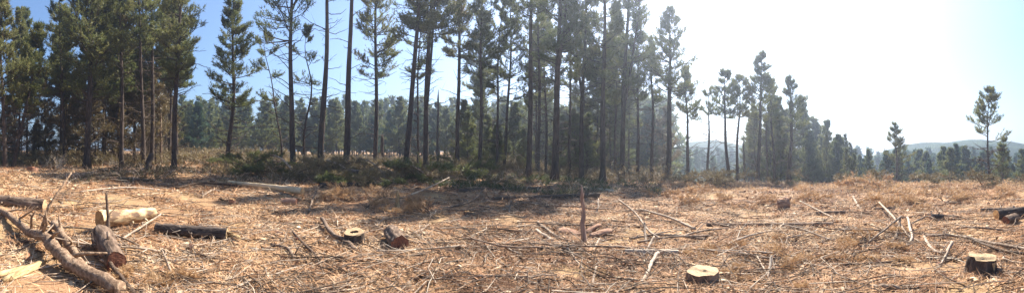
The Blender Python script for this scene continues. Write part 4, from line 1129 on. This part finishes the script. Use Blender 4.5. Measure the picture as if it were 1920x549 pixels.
scatter_boughs('fade', 10, (560, 740), (326, 345), 104, 0.8, 1.3, 0.5)
scatter_boughs('fade', 22, (1295, 1385), (344, 356), 94, 0.9, 1.4, 0.6)
scatter_boughs('fade', 40, (330, 560), None, 95, 1.2, 2.2, 0.7, (28, 46))
scatter_boughs('fade', 20, (1380, 1900), None, 99, 1.0, 1.7, 0.4, (24, 29))

def undergrowth(name, label, n, pxr, rr, hmax, matn, tint, seed, M_=8, ln=0.3, wd=0.035, thresh=-0.1):
    """low brush too tangled to count: clumps of fine blades and stems on the ground between the trunks"""
    rng = np.random.default_rng(seed)
    px = rng.uniform(*pxr, n); r = np.sqrt(rng.uniform(rr[0] ** 2, rr[1] ** 2, n)); th = (px - 960) / F
    x, y = r * np.sin(th), r * np.cos(th)
    c = vnoise(x / 1.3, y / 1.3, seed) + 0.5 * vnoise(x / 3.5, y / 3.5, seed + 1)
    k = c > thresh; x, y, c = x[k], y[k], c[k]; n = len(x)
    h = hmax * np.clip(c - thresh + 0.15, 0.1, 0.8) * rng.uniform(0, 1, n)
    P = np.stack([x, y, terrain(x, y) + h], -1)
    D = norm(rng.normal(0, 0.6, (n, 3)) + np.array([0, 0, 0.6]))
    leaf = MB(); tufts(leaf, P, D, M_, ln, wd, rng, np.clip(tint + 0.5 * c + rng.normal(0, 0.15, n), 0, 0.99), 0.7)
    root = empty(name, (0, 0, 0), label, 'brush'); root['kind'] = 'stuff'
    m = n // 5
    S = limb_paths(np.stack([x[:m], y[:m], terrain(x[:m], y[:m])], -1), rng.uniform(0, 6.28, m), rng.uniform(0.3, 1.2, m) * hmax, np.radians(rng.uniform(10, 80, m)), np.radians(rng.uniform(-10, 60, m)), 4, rng, 0.15)
    stem = MB(); stem.tubes(S, np.full((m, 1), 0.011) * np.linspace(1, 0.4, 4), 3, rng.uniform(0.3, 0.8, m), False)
    for o in (leaf.build('foliage', M[matn], root), stem.build('stems', M['stick'], root)): o['kind'] = 'stuff'
undergrowth('undergrowth', 'brown tangled undergrowth between the trunks of the left stand', 9000, (-60, 345), (24.5, 44), 1.7, 'needles_fade', 0.5, 151, thresh=-0.25)
undergrowth('undergrowth', 'yellowish slash and low brush in the clearing behind the edge trees', 9500, (330, 900), (27, 50), 1.2, 'needles_fade', 0.3, 152)
undergrowth('undergrowth', 'dull brush between the trunks of the middle stand', 8000, (850, 1260), (25, 44), 1.7, 'needles_fade', 0.35, 153, thresh=-0.2)
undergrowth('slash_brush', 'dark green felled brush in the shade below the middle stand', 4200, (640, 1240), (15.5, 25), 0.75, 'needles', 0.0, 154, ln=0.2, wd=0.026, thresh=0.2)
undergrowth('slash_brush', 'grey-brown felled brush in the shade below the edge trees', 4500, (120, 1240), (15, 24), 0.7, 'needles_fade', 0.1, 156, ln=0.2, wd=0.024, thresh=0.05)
undergrowth('slash_heap', 'tall messy heap of brown and green slash at the foot of the bare trunks', 4200, (380, 790), (19, 24.5), 1.4, 'needles_fade', 0.45, 157, ln=0.2, wd=0.024, thresh=0.0)
undergrowth('crest_brush', 'tan dry brush along the far rim of the right clearing', 4500, (1240, 1960), (19, 29), 0.5, 'needles_dry', 0.6, 155, ln=0.17, wd=0.018)

# dry tufts of upright stems under the left trees
def stem_bush(px, py, n, h, label, seed, spread=0.5):
    rng = np.random.default_rng(seed)
    p, kk = at(px, py)
    b = rng.normal(0, spread * 0.4, (n, 3)) * np.array([1, 1, 0])
    az = rng.uniform(0, 6.28, n)
    P = limb_paths(b, az, h * rng.uniform(0.4, 1.1, n), np.radians(rng.uniform(40, 85, n)), np.radians(rng.uniform(10, 80, n)), 6, rng, 0.12)
    mb = MB(); mb.tubes(P, np.full((n, 1), 0.009) * np.linspace(1, 0.4, 6), 4, rng.uniform(0.5, 0.9, n), False)
    for q in range(3):
        i0 = rng.integers(1, 5, n); sb = P[np.arange(n), i0]
        se = sb + norm(rng.normal(0, 1, (n, 3)) + np.array([0, 0, 0.8])) * h * 0.25
        mb.tubes(np.stack([sb, se], 1), np.full((n, 2), 0.004), 3, 0.7, False)
    o = mb.build('dead_shrub', M['stick']); o.location = [float(c) for c in p]
    tag(o, label, 'shrub', 'dead twiggy shrubs')
stem_bush(110, 318, 26, 1.1, 'pale twiggy dead shrub under the thin pine at left', 111)
stem_bush(90, 314, 18, 0.8, 'small twiggy dead shrub at the foot of the left stand', 112)
stem_bush(210, 316, 14, 0.9, 'twiggy dead shrub left of the leaning dark stump', 113)
stem_bush(520, 326, 18, 1.1, 'twiggy dead shrub left of the ragged dark pine', 114)
stem_bush(1560, 366, 14, 0.7, 'twiggy dead shrub at the back of the right clearing', 115)
stem_bush(945, 352, 16, 1.0, 'twiggy dead shrub among the shaded middle logs', 116)

# small red scrap and loose bark
mb = MB(); mb.add([(-.05, -.02, .01), (.05, -.03, .0), (.06, .03, .03), (-.03, .04, .045), (0, 0, .055)], [(0, 1, 4), (1, 2, 4), (2, 3, 4), (3, 0, 4)], None, 0.9)
m, nt, out = mat('red_bark'); c = nd(nt, 'ShaderNodeRGB'); c.outputs[0].default_value = (0.42, 0.05, 0.035, 1); finish(nt, out, c.outputs[0], 0.7, noise(nt, coords(nt), 40.0), 0.4, 0.01)
o = mb.build('bark_scrap', m); p, k = at(556, 449); o.location = [float(q) for q in p]; tag(o, 'bright red scrap of bark lying in the litter at left middle', 'bark scrap')

# ------------------------------------------------------------------ litter nobody could count
def ground_sample(n, rng, r0=2.8, r1=34.0, clump=0.0):
    th = np.radians(rng.uniform(-80, 80, n)); r = np.exp(rng.uniform(math.log(r0), math.log(r1), n))
    x, y = r * np.sin(th), r * np.cos(th)
    if clump:
        w = vnoise(x / 0.9, y / 0.9, 21) + 0.6 * vnoise(x / 2.7, y / 2.7, 22) + 0.5
        k = rng.random(n) < np.clip(w * clump, 0.05, 1)
        x, y, r = x[k], y[k], r[k]
    return x, y, r

def needle_litter(n, seed):
    rng = np.random.default_rng(seed)
    x, y, r = ground_sample(n, rng, clump=1.9)
    n = len(x)
    az = rng.uniform(0, 6.28, n); tilt = np.abs(rng.normal(0, 0.28, n))
    L = rng.uniform(0.06, 0.2, n) * (1 + r / 16); wd = rng.uniform(0.0016, 0.0036, n) * (1 + r / 4.5)
    d = np.stack([np.cos(az) * np.cos(tilt), np.sin(az) * np.cos(tilt), np.sin(tilt)], -1)
    b = np.stack([x, y, terrain(x, y) + rng.uniform(-0.004, 0.03, n)], -1)
    s = np.stack([-np.sin(az), np.cos(az), rng.normal(0, 0.3, n)], -1) * wd[:, None]
    v = np.stack([b - s, b + s, b + d * L[:, None] + s * 0.5], 1).reshape(-1, 3)
    mb = MB(); mb.add(v, np.arange(len(v)).reshape(-1, 3), None, np.repeat(np.clip(rng.normal(0.5, 0.17, n) + 0.04 + 0.4 * vnoise(x / 1.9, y / 1.9, 31) + 0.35 * vnoise(x / 0.6, y / 0.6, 32), 0, 1), 3))
    tag(mb.build('needle_litter', M['needle_litter']), 'dry pine needles strewn thickly over the ground', 'litter', kind='stuff')
needle_litter(380000, 121)

def twig_litter(n, seed, name, label, lmin, lmax, rmin, rmax, lift, r0, r1):
    rng = np.random.default_rng(seed)
    x, y, r = ground_sample(n, rng, r0, r1, clump=1.2)
    n = len(x)
    az = rng.uniform(0, 6.28, n)
    L = rng.uniform(lmin, lmax, n) ** 1.0 * (1 + r / 25)
    dx, dy = np.cos(az) * L, np.sin(az) * L
    rad = rng.uniform(rmin, rmax, n) * (1 + r / 16)
    h0, h2 = np.abs(rng.normal(0, lift, n)), np.abs(rng.normal(0, lift, n))
    m = rng.normal(0, 0.12, n)
    P = np.stack([np.stack([x, y, terrain(x, y) + h0], -1),
                  np.stack([x + dx * .5 - dy * m, y + dy * .5 + dx * m, terrain(x + dx * .5, y + dy * .5) + 0.5 * (h0 + h2) + np.abs(rng.normal(0, lift * .5, n))], -1),
                  np.stack([x + dx, y + dy, terrain(x + dx, y + dy) + h2], -1)], 1)
    P[:, :, 2] += rad[:, None]
    mb = MB(); mb.tubes(P, rad[:, None] * np.array([1, 0.85, 0.5]), 3, np.clip(rng.normal(0.55, 0.22, n), 0, 1), False)
    tag(mb.build(name, M['stick']), label, 'litter', kind='stuff')
twig_litter(26000, 131, 'twig_litter', 'fine pale twigs strewn over the whole clearing', 0.08, 0.38, 0.0025, 0.006, 0.02, 3.0, 28.0)
twig_litter(6500, 132, 'brushwood', 'tangle of thin grey sticks covering the clearing', 0.25, 1.0, 0.0035, 0.008, 0.05, 4.0, 30.0)

def chips(n, seed):
    rng = np.random.default_rng(seed)
    x, y, r = ground_sample(n, rng, 3.0, 26.0, clump=1.1)
    n = len(x)
    c = np.stack([x, y, terrain(x, y) + rng.uniform(0.0, 0.03, n)], -1)
    az = rng.uniform(0, 6.28, n); u = np.stack([np.cos(az), np.sin(az), rng.normal(0, 0.35, n)], -1); w = np.stack([-np.sin(az), np.cos(az), rng.normal(0, 0.35, n)], -1)
    a = (rng.uniform(0.015, 0.055, n) * (1 + r / 14))[:, None]; b = a * rng.uniform(0.3, 0.9, (n, 1))
    j = lambda: rng.uniform(0.6, 1.2, (n, 1))
    up = np.array([0, 0, 1.0]) * a * 0.25
    v = np.stack([c - u * a * j() - w * b * j(), c + u * a * j() - w * b * j(), c + u * a * j() + w * b * j(), c - u * a * j() + w * b * j(), c + up], 1).reshape(-1, 3)
    i = np.arange(n)[:, None] * 5
    f3 = np.concatenate([np.concatenate([i + p, i + q, i + 4], 1) for p, q in ((0, 1), (1, 2), (2, 3), (3, 0))])
    mb = MB(); mb.add(v, f3, None, np.repeat(np.clip(rng.normal(0.42, 0.27, n), 0, 1), 5))
    tag(mb.build('bark_chips', M['chip']), 'loose bark flakes and wood chips strewn over the ground', 'litter', kind='stuff')
chips(13000, 141)

name_by_neighbours()

# ------------------------------------------------------------------ haze
def build_haze():
    x0, y0, z0, x1, y1, z1 = -4300, -4300, -16.0, 4300, 4300, 25
    v = [(x, y, z) for z in (z0, z1) for x, y in ((x0, y0), (x1, y0), (x1, y1), (x0, y1))]
    f = [(3, 2, 1, 0), (4, 5, 6, 7), (0, 1, 5, 4), (1, 2, 6, 5), (2, 3, 7, 6), (3, 0, 4, 7)]
    m, nt, out = mat('haze')
    pv = nd(nt, 'ShaderNodeVolumePrincipled')
    pv.inputs['Color'].default_value = (0.70, 0.82, 1.0, 1)
    pv.inputs['Density'].default_value = HAZE_DENSITY
    pv.inputs['Anisotropy'].default_value = HAZE_G
    nt.links.new(pv.outputs[0], out.inputs['Volume'])
    mb = MB(); mb.add(v, None, f)
    tag(mb.build('haze', m), 'pale backlit haze in the air over the clearing', kind='stuff')
build_haze()
